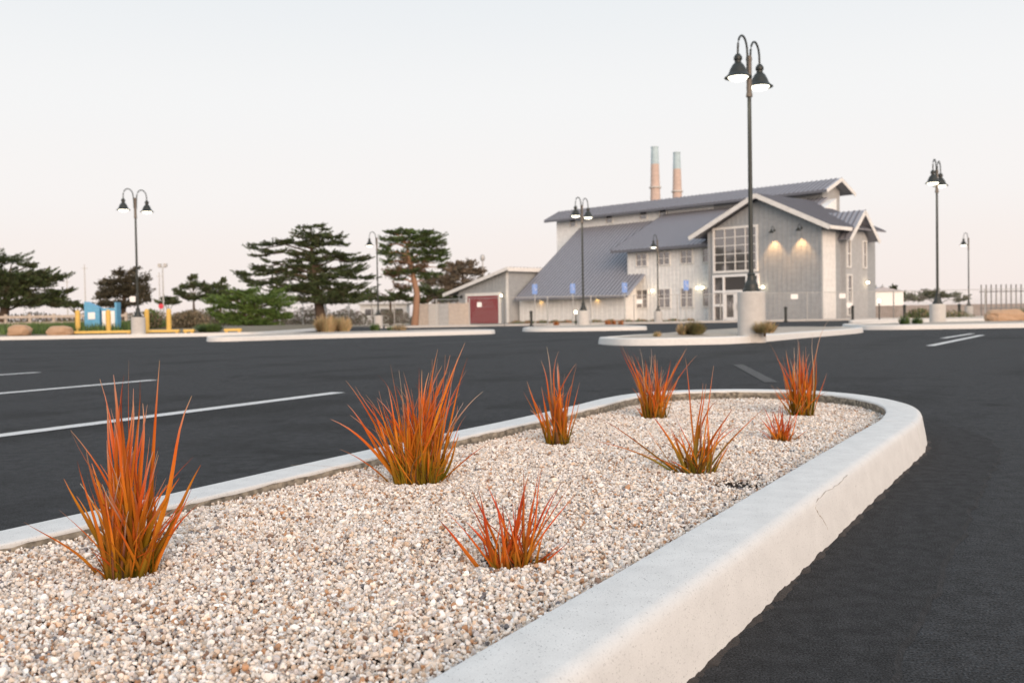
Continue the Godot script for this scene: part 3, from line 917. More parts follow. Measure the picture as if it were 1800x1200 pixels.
func far_kerbs() -> void:
	island("lamp_island", [Vector2(2.05, -23.3), Vector2(2.25, -22.2), Vector2(2.8, -21.55), Vector2(3.9, -21.5), Vector2(5.2, -22.1), Vector2(7.5, -25.6), Vector2(10.2, -29.6), Vector2(11.2, -32.0), Vector2(10.6, -33.2), Vector2(9.2, -32.6), Vector2(6.5, -29.8), Vector2(3.6, -26.2)].map(func(p): return p), KERB - 0.02, 0.12, 0.4)
	island("long_island", [Vector2(-10.6, -34.6), Vector2(-9.7, -33.2), Vector2(-6.9, -35.6), Vector2(-1.6, -38.6), Vector2(-0.7, -40.0), Vector2(-1.5, -42.2), Vector2(-4.0, -43.2), Vector2(-8.0, -41.0), Vector2(-10.4, -37.6)], KERB - 0.02, 0.06)
	island("middle_island", [Vector2(0.5, -44.6), Vector2(1.2, -43.0), Vector2(5.0, -42.4), Vector2(5.9, -43.6), Vector2(5.6, -50.0), Vector2(4.4, -53.4), Vector2(2.6, -53.0), Vector2(1.0, -49.0)], KERB - 0.02, 0.04)
	island("right_island", [Vector2(12.4, -35.4), Vector2(13.2, -34.4), Vector2(17.0, -34.2), Vector2(24.0, -34.6), Vector2(27.0, -36.0), Vector2(26.0, -42.0), Vector2(18.0, -43.0), Vector2(13.6, -40.4)], KERB - 0.03, 0.06)
	island("right_far_island", [Vector2(19.0, -56.0), Vector2(24.0, -54.6), Vector2(42.0, -54.0), Vector2(46.0, -58.0), Vector2(40.0, -62.0), Vector2(24.0, -61.0)], KERB - 0.03, 0.05)
	# the raised yard to the left, behind its own kerb
	var front := [Vector2(-60, -42.0), Vector2(-40, -43.6), Vector2(-23, -44.6), Vector2(-14.0, -45.6), Vector2(-12.4, -46.1), Vector2(-11.9, -47.2), Vector2(-11.9, -56.0), Vector2(-12.6, -70.0)]
	var path := smooth_path(front, 0.5)
	path.reverse()
	var norms := normals_of(path)
	setting("yard_kerb", sweep(path, norms, [[-0.16, -0.03], [-0.16, KERB], [-0.02, KERB], [0.0, KERB - 0.012], [0.012, KERB - 0.03], [0.035, -0.03]]), M.kerb)
	var s := Shape.new()
	var nn := noise(62, 0.3, 3)
	for i in path.size() - 1:
		var a: Vector2 = path[i] - norms[i] * 0.165
		var b: Vector2 = path[i + 1] - norms[i + 1] * 0.165
		if a.y < -47.0:
			continue
		var last := []
		for j in 9:
			var d := minf(j * j * 0.6, a.y + 74.0)
			var e := minf(j * j * 0.6, b.y + 74.0)
			var rise := 0.135 + 0.22 * smoothstep(0.0, 6.0, d) * smoothstep(-12.0, -14.5, a.x)
			var rise2 := 0.135 + 0.22 * smoothstep(0.0, 6.0, e) * smoothstep(-12.0, -14.5, b.x)
			var row := [Vector3(a.x, rise, a.y - d), Vector3(b.x, rise2, b.y - e)]
			if last:
				s.quad(last[1], last[0], row[0], row[1])
			last = row
	setting("yard_ground", s.done(), M.earth)
	# pale walk along the hall
	var w := Shape.new()
	w.box(Vector3(14, 0.05, -72.0), Vector3(46, 0.16, 3.0))
	setting("walk", w.done(), M.concrete)

func stripe(a: Vector2, b: Vector2, w: float, m: Material, label: String) -> void:
	var s := Shape.new()
	var t := (b - a).normalized()
	var n := Vector2(-t.y, t.x) * w * 0.5
	var f := noise(int(a.x * 100.0) + 7, 0.8, 3)
	var k := int(a.distance_to(b) / 0.05)
	var prev := []
	for i in k + 1:
		var c := a.lerp(b, float(i) / k)
		var l := c + n * (1.0 + 0.10 * f.get_noise_1d(i * 0.9))
		var r := c - n * (1.0 + 0.10 * f.get_noise_1d(i * 0.9 + 400.0))
		var row := [Vector3(l.x, 0.004, l.y), Vector3(r.x, 0.004, r.y)]
		if prev:
			s.quad(prev[0], row[0], row[1], prev[1])
		prev = row
	var o := setting("parking_stripe", s.done(), m)
	o.set_meta("label", label)

func lot_stripes() -> void:
	stripe(Vector2(-5.2, -1.9), Vector2(-1.617, -9.218), 0.155, M.paint, "longest white parking stripe beside the planter")
	stripe(Vector2(-7.6, -4.3), Vector2(-4.227, -11.709), 0.155, M.paint, "second white parking stripe from the planter")
	stripe(Vector2(-10.0, -6.9), Vector2(-6.707, -14.047), 0.155, M.paint, "third white parking stripe from the planter")
	stripe(Vector2(7.787, -18.535), Vector2(12.043, -25.474), 0.155, M.paint, "white parking stripe at the right, nearer one")
	stripe(Vector2(10.1, -23.3), Vector2(12.6, -27.2), 0.155, M.paint, "white parking stripe at the right, farther one")
	stripe(Vector2(2.95, -13.0), Vector2(2.5, -9.6), 0.13, M.smear, "faint chalky smear beyond the rounded end of the planter")
	stripe(Vector2(-5.9, -28.9), Vector2(-3.2, -30.3), 0.1, M.paint_worn, "faint stripe before the long island")
	stripe(Vector2(-2.4, -26.0), Vector2(0.3, -29.2), 0.1, M.paint_worn, "faint stripe in the middle of the lot")

# ---------------------------------------------------------------- the hall
# own axes: x to the right along the long front, y up, z out of the front; the origin is the foot of the entry gable's right corner
func roof_slope(parent: Node, eave_a: Vector3, eave_b: Vector3, top_a: Vector3, pitch := 0.45, thick := 0.12) -> void:
	var along := eave_b - eave_a
	var up := top_a - eave_a
	var x := along.normalized()
	var y := up.normalized()
	var z := x.cross(y).normalized()
	var n := maxi(1, int(round(along.length() / pitch)))
	var w := along.length() / n
	var s := Shape.new()
	s.box(Vector3(w * 0.5 - 0.004, up.length() * 0.5, -thick * 0.5), Vector3(w - 0.008, up.length(), thick))
	var pan := s.done()
	var r := Shape.new()
	r.box(Vector3(0.0, up.length() * 0.5, 0.03), Vector3(0.075, up.length(), 0.075))
	var rib := r.done()
	if z.y < 0.0:
		z = -z
	for i in n:
		var tr := Transform3D(Basis(x, y, x.cross(y).normalized()), eave_a + x * w * i)
		if x.cross(y).y < 0.0:
			tr = Transform3D(Basis(-x, y, (-x).cross(y).normalized()), eave_a + x * w * (i + 1))
		var p := part(parent, "roof_panel", pan, M.roof, tr)
		part(p, "seam", rib, M.roof_seam)

func window(parent: Node, at: Vector3, turn: float, w: float, h: float, cols: int, rows: int, glass: Material, called := "window", fw := 0.12) -> MeshInstance3D:
	var s := Shape.new()
	for e in [-1.0, 1.0]:
		s.box(Vector3(e * (w - fw) * 0.5, 0, 0.05), Vector3(fw, h, 0.10))
		s.box(Vector3(0, e * (h - fw) * 0.5, 0.049), Vector3(w - fw * 2.0, fw, 0.098))
	var cw := (w - 2 * fw) / cols
	var ch := (h - 2 * fw) / rows
	for i in range(1, cols):
		s.box(Vector3(-w * 0.5 + fw + cw * i, 0, 0.045), Vector3(0.06, h - 2 * fw, 0.06))
	for j in range(1, rows):
		s.box(Vector3(0, -h * 0.5 + fw + ch * j, 0.043), Vector3(w - 2 * fw, 0.06, 0.05))
	var o := part(parent, called, s.done(), M.trim, moved(at, turn))
	var g := boxm(Vector3(cw - 0.004, ch - 0.004, 0.012))
	for i in cols:
		for j in rows:
			part(o, "pane", g, glass, moved(Vector3(-w * 0.5 + fw + cw * (i + 0.5), -h * 0.5 + fw + ch * (j + 0.5), 0.014)))
	return o

func battens(parent: Node, x0: float, x1: float, step: float, y0: float, top: Callable, z: float, m: Material, skip := []) -> void:
	var unit := boxm(Vector3(0.06, 1.0, 0.03))
	var x := x0 + step * 0.5
	while x < x1:
		var spans := [[y0, float(top.call(x))]]
		for q in skip:
			if x > q[0] and x < q[1]:
				var cut := []
				for sp in spans:
					if q[2] > sp[0]: cut.append([sp[0], minf(q[2], sp[1])])
					if q[3] < sp[1]: cut.append([maxf(q[3], sp[0]), sp[1]])
				spans = cut
		for sp in spans:
			if sp[1] - sp[0] > 0.1:
				part(parent, "batten", unit, m, Transform3D(Basis.from_scale(Vector3(1, sp[1] - sp[0], 1)), Vector3(x, (sp[0] + sp[1]) * 0.5, z + 0.013)))
		x += step

func spot(parent: Node, at: Vector3, aim: Vector3, energy: float, angle: float, size: float, col := Color(1.0, 0.9, 0.74)) -> void:
	var l := SpotLight3D.new()
	l.name = "lamp_light"
	l.light_energy = energy
	l.light_color = col
	l.spot_angle = angle
	l.spot_range = 40.0
	l.spot_attenuation = 2.0
	l.spot_angle_attenuation = 0.6
	l.light_size = size
	l.shadow_enabled = true
	parent.add_child(l, true)
	var z := -aim.normalized()
	var x := (Vector3.RIGHT if absf(z.x) < 0.9 else Vector3.BACK).cross(z).normalized()
	l.transform = Transform3D(Basis(x, z.cross(x), z), at)

func omni(parent: Node, at: Vector3, energy: float, size: float, col := Color(1.0, 0.86, 0.66)) -> void:
	var l := OmniLight3D.new()
	l.name = "lamp_light"
	l.light_energy = energy
	l.light_color = col
	l.omni_range = 30.0
	l.omni_attenuation = 2.0
	l.light_size = size
	l.shadow_enabled = true
	parent.add_child(l, true)
	l.position = at

var hall_at := Vector3(23.45, 0, -75.0)
var hall_turn := -deg_to_rad(46.0)

func from_hall(p: Vector3) -> Vector3:
	return hall_at + Basis(Vector3.UP, hall_turn) * p

func hall() -> void:
	var h := thing("hall", "large grey and cream hall with metal roofs and a glazed entry gable", "building", hall_at, hall_turn)
	# entry gable
	var s := Shape.new()
	s.prism([Vector3(-10.25, 0, 0), Vector3(-10.25, 7.3, 0), Vector3(-5.25, 9.68, 0), Vector3(0, 7.2, 0), Vector3(0, 0, 0)], Vector3(0, 0, -8.6))
	part(h, "wall", s.done(), M.grey_wall).set_meta("label", "grey boarded wall of the entry gable")
	battens(h, -10.1, -0.1, 0.41, 0.1, func(x): return 9.55 - absf(x + 5.25) * 0.466, 0.0, M.grey_wall, [[-9.95, -5.3, 0.0, 3.86], [-9.85, -5.4, 3.9, 7.72]])
	for e in [[-10.17, 7.2], [-0.08, 7.15]]:
		part(h, "corner_board", boxm(Vector3(0.16, e[1], 0.05)), M.grey_wall, moved(Vector3(e[0], e[1] * 0.5 + 0.02, 0.03)))
	roof_slope(h, Vector3(-11.6, 7.03, 0.75), Vector3(-11.6, 7.03, -8.4), Vector3(-5.26, 9.98, 0.75), 0.46)
	roof_slope(h, Vector3(1.05, 7.03, 0.75), Vector3(1.05, 7.03, -8.4), Vector3(-5.24, 9.98, 0.75), 0.46)
	s = Shape.new()
	s.bar(Vector3(-11.62, 6.88, 0.78), Vector3(-5.25, 9.84, 0.78), 0.05, 0.36)
	part(h, "barge_board", s.done(), M.trim)
	s = Shape.new()
	s.bar(Vector3(1.07, 6.88, 0.781), Vector3(-5.25, 9.84, 0.781), 0.05, 0.36)
	part(h, "barge_board", s.done(), M.trim)
	s = Shape.new()
	s.bar(Vector3(1.09, 6.9, 0.75), Vector3(1.09, 6.9, -2.6), 0.05, 0.26)
	part(h, "fascia", s.done(), M.trim)
	window(h, Vector3(-7.62, 5.78, 0.0), 0.0, 4.25, 3.7, 4, 5, M.pane, "gable_window", 0.18)
	# glazed entry under it
	s = Shape.new()
	for x in [-9.7, -8.72, -6.55, -5.5]:
		s.box(Vector3(x, 1.9, 0.06), Vector3(0.16, 3.62, 0.12))
	for q in [[-7.6, 3.68, 4.36], [-7.6, 2.42, 4.04], [-9.21, 1.3, 0.82]]:
		s.box(Vector3(q[0], q[1], 0.058), Vector3(q[2], 0.18, 0.11))
	var en := part(h, "entry_frame", s.done(), M.white)
	for q in [[-9.21, 1.9, 0.82, 0.98], [-9.21, 3.05, 0.82, 1.08], [-7.63, 3.05, 2.0, 1.08], [-6.02, 3.05, 0.88, 1.08], [-9.21, 0.66, 0.82, 1.1], [-6.02, 1.2, 0.88, 2.25]]:
		part(en, "pane", boxm(Vector3(q[2], q[3], 0.012)), M.pane, moved(Vector3(q[0], q[1], 0.02)))
	for x in [-8.13, -7.12]:
		var f := Shape.new()
		for e in [-1.0, 1.0]:
			f.box(Vector3(e * 0.42, 0, 0), Vector3(0.15, 2.2, 0.07))
			f.box(Vector3(0, e * 1.02, 0), Vector3(0.69, 0.16 if e > 0 else 0.24, 0.068))
		var d := part(h, "door", f.done(), M.white, moved(Vector3(x, 1.21, 0.05)))
		part(d, "pane", boxm(Vector3(0.69, 1.9, 0.012)), M.pane, moved(Vector3(0, 0, -0.01)))
		part(d, "handle", boxm(Vector3(0.04, 0.5, 0.06)), M.steel, moved(Vector3(0.33 if x < -7.6 else -0.33, -0.05, 0.06)))
	# the cream window wing
	s = Shape.new()
	s.prism([Vector3(-20.05, 0, -1.5), Vector3(-20.05, 6.75, -1.5), Vector3(-20.05, 10.1, -8.8), Vector3(-20.05, 0, -8.8)], Vector3(16.6, 0, 0))
	part(h, "wall", s.done(), M.cream_wall).set_meta("label", "cream boarded wall of the window wing")
	var holes := []
	for x in [-18.4, -15.9, -13.5, -11.2]:
		window(h, Vector3(x, 5.55, -1.5), 0.0, 1.35, 1.25, 2, 2, M.pane, "window", 0.10)
		window(h, Vector3(x, 2.05, -1.5), 0.0, 1.4, 1.75, 2, 2, M.pane, "window", 0.10)
		holes.append([x - 0.75, x + 0.75, 1.12, 2.97])
		holes.append([x - 0.75, x + 0.75, 4.88, 6.22])
	battens(h, -20.0, -10.4, 0.41, 0.1, func(_x): return 6.6, -1.5, M.cream_wall, holes)
	roof_slope(h, Vector3(-21.3, 6.5, -0.7), Vector3(-4.2, 6.5, -0.7), Vector3(-21.3, 10.28, -8.75), 0.45)
	s = Shape.new()
	s.bar(Vector3(-21.33, 6.38, -0.66), Vector3(-10.3, 6.38, -0.66), 0.06, 0.24)
	part(h, "fascia", s.done(), M.roof_seam)
	# the low wing under the long roof
	s = Shape.new()
	s.prism([Vector3(-32.6, 0, 0), Vector3(-32.6, 2.95, 0), Vector3(-32.6, 9.5, -8.8), Vector3(-32.6, 0, -8.8)], Vector3(13.5, 0, 0))
	part(h, "wall", s.done(), M.cream_wall).set_meta("label", "low cream wall under the long sloping roof")
	battens(h, -32.4, -19.2, 0.6, 0.05, func(_x): return 2.7, 0.0, M.cream_wall)
	roof_slope(h, Vector3(-32.2, 2.38, -0.0 + 1.0), Vector3(-18.0, 2.38, 1.0), Vector3(-32.2, 9.78, -8.75), 0.45)
	s = Shape.new()
	s.bar(Vector3(-32.2, 2.27, 1.03), Vector3(-18.0, 2.27, 1.03), 0.05, 0.16)
	part(h, "fascia", s.done(), M.roof_seam)
	# tall clerestory along the ridge
	s = Shape.new()
	s.prism([Vector3(-35.7, 0, -8.8), Vector3(-35.7, 11.1, -8.8), Vector3(-35.7, 11.78, -10.3), Vector3(-35.7, 11.1, -11.8), Vector3(-35.7, 0, -11.8)], Vector3(20.0, 0, 0))
	part(h, "wall", s.done(), M.cream_wall).set_meta("label", "cream clerestory wall below the top roof")
	s = Shape.new()
	s.prism([Vector3(-15.69, 0, -8.81), Vector3(-15.69, 11.1, -8.81), Vector3(-15.69, 11.77, -10.3), Vector3(-15.69, 11.1, -11.81), Vector3(-15.69, 0, -11.81)], Vector3(10.94, 0, 0))
	part(h, "wall", s.done(), M.warm_grey_wall).set_meta("label", "grey right half of the clerestory wall")
	battens(h, -15.4, -4.8, 0.41, 6.0, func(_x): return 10.9, -8.81, M.warm_grey_wall)
	for x in [-33.3, -28.3, -23.9, -21.5]:
		window(h, Vector3(x, 10.45, -8.8), 0.0, 0.95, 0.95, 1, 2, M.pane, "window", 0.08)
	roof_slope(h, Vector3(-36.6, 10.85, -7.85), Vector3(-3.8, 10.85, -7.85), Vector3(-36.6, 11.97, -10.3), 0.45)
	roof_slope(h, Vector3(-36.6, 10.85, -12.75), Vector3(-3.8, 10.85, -12.75), Vector3(-36.6, 11.97, -10.32), 0.9)
	s = Shape.new()
	s.bar(Vector3(-36.6, 10.72, -7.83), Vector3(-3.8, 10.72, -7.83), 0.05, 0.2)
	part(h, "fascia", s.done(), M.roof_seam)
	for e in [[-7.8, -10.3], [-12.8, -10.3]]:
		s = Shape.new()
		s.bar(Vector3(-3.76, 10.70, e[0]), Vector3(-3.76, 11.84, e[1]), 0.05, 0.3)
		part(h, "barge_board", s.done(), M.trim)
	# plain rear slope that closes the volume
	s = Shape.new()
	s.prism([Vector3(-32.6, 0, -11.85), Vector3(-32.6, 9.7, -11.85), Vector3(-32.6, 4.4, -21.0), Vector3(-32.6, 0, -21.0)], Vector3(18.0, 0, 0))
	part(h, "wall", s.done(), M.cream_wall).set_meta("label", "rear wing behind the clerestory")
	# end wing on the right with a steep little gable
	s = Shape.new()
	s.prism([Vector3(0.4, 0, -2.9), Vector3(0.4, 6.3, -2.9), Vector3(0.4, 8.15, -4.68), Vector3(0.4, 6.3, -6.45), Vector3(0.4, 0, -6.45)], Vector3(-9.0, 0, 0))
	part(h, "wall", s.done(), M.warm_grey_wall).set_meta("label", "warm grey wall of the end wing")
	roof_slope(h, Vector3(-8.6, 6.2, -2.3), Vector3(1.1, 6.2, -2.3), Vector3(-8.6, 8.48, -4.68), 0.45)
	roof_slope(h, Vector3(-8.6, 6.2, -7.06), Vector3(1.1, 6.2, -7.06), Vector3(-8.6, 8.48, -4.68), 0.9)
	for e in [-2.25, -7.11]:
		s = Shape.new()
		s.bar(Vector3(1.13, 6.05, e), Vector3(1.13, 8.33, -4.68), 0.05, 0.32)
		part(h, "barge_board", s.done(), M.trim)
	window(h, Vector3(0.4, 5.1, -3.3), PI / 2, 0.62, 2.2, 1, 2, M.pane, "window", 0.1)
	window(h, Vector3(0.4, 5.1, -5.9), PI / 2, 0.62, 2.2, 1, 2, M.pane, "window", 0.1)
	window(h, Vector3(0.4, 1.9, -3.4), PI / 2, 0.8, 3.2, 1, 3, M.pane, "window", 0.1)
	s = Shape.new()
	s.box(Vector3(0.03, 3.4, -1.0), Vector3(0.06, 6.8, 1.9))
	part(h, "side_panel", s.done(), M.trim)
	# lights on the walls
	for x in [-4.0, -1.67]:
		barn_light(from_hall(Vector3(x, 7.05, 0.03)), ("black gooseneck wall light at the left of the gable pair" if x < -3 else "black gooseneck wall light at the right of the gable pair"))
	var dots := [[Vector3(-5.0, 2.67, 0.0), "lit wall globe on the gable beside the entry"], [Vector3(-17.1, 2.75, -1.5), "lit wall globe between the first lower windows"], [Vector3(-12.3, 2.85, -1.5), "lit wall globe left of three by the entry corner"], [Vector3(-11.75, 2.85, -1.45), "middle lit wall globe of three by the entry corner"], [Vector3(-10.6, 2.95, -1.5), "lit wall globe right of three at the entry corner"]]
	for d in dots:
		globe_light(from_hall(d[0]), hall_turn, d[1])
	globe_light(from_hall(Vector3(0.4, 2.9, -6.1)), hall_turn + PI / 2, "lit wall globe on the end wing's right edge")
	for x in [-29.6, -22.4]:
		eave_light(from_hall(Vector3(x, 2.3, 0.1)), "small eave light on the low cream wall, left one" if x < -25 else "small eave light on the low cream wall, right one")

func barn_light(at: Vector3, label: String) -> void:
	var o := thing("wall_light", label, "wall light", at, hall_turn, "gooseneck lights on the gable")
	var s := Shape.new()
	s.tube([Vector3(0, 0, 0), Vector3(0, 0, 0.04)], [0.08, 0.08], 12)
	part(o, "back_plate", s.done(), M.black)
	s = Shape.new()
	s.tube([Vector3(0, 0, 0.03), Vector3(0, 0.22, 0.12), Vector3(0, 0.3, 0.3), Vector3(0, 0.22, 0.46), Vector3(0, 0.02, 0.5)], [0.022, 0.022, 0.022, 0.022, 0.022], 8)
	part(o, "arm", s.done(), M.black)
	s = Shape.new()
	s.lathe([[0.21, -0.22], [0.19, -0.16], [0.10, -0.06], [0.05, 0.0], [0.04, 0.06], [0.0, 0.07]], 18, Vector3(0, 0, 0.5))
	var sh := part(o, "lamp_shade", s.done(), M.black)
	s = Shape.new()
	s.lathe([[0.0, -0.19], [0.05, -0.17], [0.05, -0.1], [0.0, -0.08]], 12, Vector3(0, 0, 0.5))
	part(sh, "bulb", s.done(), M.warm_glow)
	spot(o, Vector3(0, -0.24, 0.5), Vector3(0, -1, -0.08), 11.0, 40.0, 0.05, Color(1.0, 0.76, 0.5))

func globe_light(at: Vector3, turn: float, label: String) -> void:
	var o := thing("wall_lamp", label, "wall light", at, turn, "lit globes on the walls")
	var s := Shape.new()
	s.box(Vector3(0, 0, 0.03), Vector3(0.14, 0.26, 0.06))
	s.tube([Vector3(0, 0.1, 0.05), Vector3(0, 0.12, 0.16)], [0.02, 0.02], 6)
	part(o, "bracket", s.done(), M.black)
	s = Shape.new()
	s.lathe([[0.0, -0.12], [0.1, -0.1], [0.14, -0.01], [0.1, 0.08], [0.0, 0.11]], 14, Vector3(0, 0, 0.18))
	part(o, "lamp_globe", s.done(), M.glow_dot)
	omni(o, Vector3(0, 0, 0.18), 0.12, 0.1)

func eave_light(at: Vector3, label: String) -> void:
	var o := thing("eave_light", label, "wall light", at, hall_turn, "eave lights on the low wall")
	var s := Shape.new()
	s.box(Vector3(0, 0, 0.1), Vector3(0.2, 0.16, 0.2))
	part(o, "housing", s.done(), M.black)
	s = Shape.new()
	s.box(Vector3(0, -0.092, 0.1), Vector3(0.14, 0.02, 0.14))
	part(o, "lamp_lens", s.done(), M.warm_glow)
	spot(o, Vector3(0, -0.11, 0.12), Vector3(0, -1, -0.1), 0.35, 75.0, 0.06, Color(1.0, 0.74, 0.36))

func shed() -> void:
	var at := from_hall(Vector3(-33.0, 0, 1.1))
	var o := thing("garage", "low grey garage with one sloping roof and a red roller door", "building", at, hall_turn)
	var s := Shape.new()
	s.prism([Vector3(-7.5, 0, 0), Vector3(-7.5, 3.42, 0), Vector3(0, 5.22, 0), Vector3(0, 0, 0)], Vector3(0, 0, -8.0))
	part(o, "wall", s.done(), M.grey_wall)
	battens(o, -7.4, -0.3, 0.5, 0.05, func(x): return 5.1 + x * 0.24, 0.0, M.grey_wall, [[-6.35, -1.15, 0.0, 3.2]])
	part(o, "corner_board", boxm(Vector3(0.3, 5.1, 0.06)), M.trim, moved(Vector3(-0.15, 2.56, 0.031)))
	roof_slope(o, Vector3(-9.4, 3.12, 0.5), Vector3(-9.4, 3.12, -8.3), Vector3(0.45, 5.5, 0.5), 0.46)
	s = Shape.new()
	s.bar(Vector3(-9.42, 3.0, 0.53), Vector3(0.45, 5.38, 0.53), 0.05, 0.34)
	part(o, "barge_board", s.done(), M.trim)
	s = Shape.new()
	s.bar(Vector3(0.48, 5.3, 0.5), Vector3(0.48, 5.3, -7.8), 0.05, 0.4)
	part(o, "fascia", s.done(), M.trim)
	s = Shape.new()
	for x in [-6.22, -1.28]:
		s.box(Vector3(x, 1.55, 0.04), Vector3(0.3, 3.1, 0.08))
	s.box(Vector3(-3.75, 2.95, 0.04), Vector3(4.64, 0.3, 0.079))
	part(o, "door_trim", s.done(), M.trim)
	var slat := boxm(Vector3(4.63, 0.545, 0.05))
	for k in 5:
		part(o, "door_panel", slat, M.red, moved(Vector3(-3.75, 0.3 + 0.555 * k, 0.025)))
	for x in [-6.9, -0.75]:
		var lit: bool = x > -3
		var l := thing("garage_lamp", "lit lantern right of the red roller door" if lit else "unlit black lantern left of the red roller door", "wall light", at + Basis(Vector3.UP, hall_turn) * Vector3(x, 2.75, 0.06), hall_turn, "garage lanterns")
		s = Shape.new()
		s.box(Vector3(0, 0, 0.05), Vector3(0.18, 0.42, 0.1))
		part(l, "bracket", s.done(), M.black)
		s = Shape.new()
		s.lathe([[0.0, -0.14], [0.09, -0.1], [0.12, 0.0], [0.09, 0.1], [0.0, 0.14]], 12, Vector3(-0.0, 0, 0.2))
		part(l, "lamp_globe", s.done(), M.glow_dot if lit else M.black)
		if lit:
			omni(l, Vector3(0, 0, 0.2), 0.12, 0.1)

# ---------------------------------------------------------------- lamp posts
func lamp_post(at: Vector3, turn: float, arms: int, label: String, base_h := 0.8) -> Node3D:
	var o := thing("lamp_post", label, "street lamp", at, turn, "gooseneck lamp posts of the lot")
	var s := Shape.new()
	s.lathe([[0.315, -0.3], [0.31, base_h - 0.02], [0.295, base_h], [0.0, base_h]], 28)
	part(o, "concrete_base", s.done(), M.concrete)
	s = Shape.new()
	s.lathe([[0.20, base_h - 0.005], [0.20, base_h + 0.05], [0.165, base_h + 0.07], [0.15, base_h + 0.16], [0.10, base_h + 0.26], [0.085, base_h + 0.36], [0.095, base_h + 0.39], [0.075, base_h + 0.42], [0.0, base_h + 0.42]], 20)
	part(o, "pole_foot", s.done(), M.black)
	s = Shape.new()
	s.tube([Vector3(0, base_h + 0.4, 0), Vector3(0, 3.2, 0), Vector3(0, 5.5, 0)], [0.054, 0.049, 0.043], 14)
	part(o, "pole", s.done(), M.pole)
	s = Shape.new()
	s.lathe([[0.0, 5.28], [0.072, 5.3], [0.072, 5.36], [0.06, 5.4], [0.06, 6.1], [0.068, 6.12], [0.068, 6.18], [0.05, 6.22], [0.0, 6.23]], 16)
	part(o, "collar", s.done(), M.sleeve)
	for k in arms:
		var d := -1.0 if k == 0 else 1.0
		var pts := []
		var rad := []
		pts.append(Vector3(d * 0.06, 5.75, 0)); rad.append(0.026)
		pts.append(Vector3(d * 0.075, 6.15, 0)); rad.append(0.026)
		for i in 11:
			var t := PI * i / 10.0
			pts.append(Vector3(d * (0.34 - 0.25 * cos(t)), 6.28 + 0.32 * sin(t), 0)); rad.append(0.024)
		pts.append(Vector3(d * 0.595, 6.12, 0)); rad.append(0.024)
		s = Shape.new()
		s.tube(pts, rad, 10)
		part(o, "arm", s.done(), M.pole)
		s = Shape.new()
		var c := Vector3(d * 0.595, 5.62, 0)
		s.lathe([[0.215, 0.015], [0.235, 0.03], [0.30, 0.0], [0.305, 0.012], [0.25, 0.05], [0.21, 0.10], [0.17, 0.2], [0.12, 0.29], [0.075, 0.33], [0.07, 0.38], [0.095, 0.4], [0.09, 0.46], [0.05, 0.52], [0.0, 0.53]], 26, c)
		var sh := part(o, "lamp_shade", s.done(), M.black)
		s = Shape.new()
		s.lathe([[0.0, -0.075], [0.09, -0.066], [0.17, -0.04], [0.222, 0.012], [0.0, 0.03]], 24, c)
		part(sh, "lamp_lens", s.done(), M.glow)
		spot(o, c + Vector3(0, -0.1, 0), Vector3.DOWN, 2.2, 70.0, 0.2, Color(1.0, 0.95, 0.86))
	return o

func lamps() -> void:
	lamp_post(Vector3(5.44, 0.23, -22.55), 0.927, 2, "tallest nearest lamp post with two lit bells and stout concrete foot", 0.92)
	lamp_post(Vector3(-17.04, 0.13, -45.4), 0.927, 2, "twin lamp post at the left behind the yard kerb")
	lamp_post(Vector3(3.71, 0.12, -51.4), 0.927, 2, "twin lamp post in front of the long sloping roof")
	lamp_post(Vector3(17.3, 0.1, -40.4), 0.927, 2, "twin lamp post right of the hall near the boulder")
	lamp_post(Vector3(11.2, 0.1, -76.0), 0.927, 1, "single armed lamp post before the cream window wall")
	lamp_post(Vector3(-9.3, 0.1, -69.4), 0.7, 1, "single armed lamp post beside the flat topped cypress")
	lamp_post(Vector3(36.4, 0.1, -79.2), 0.5, 1, "farthest single armed lamp post at the right edge")

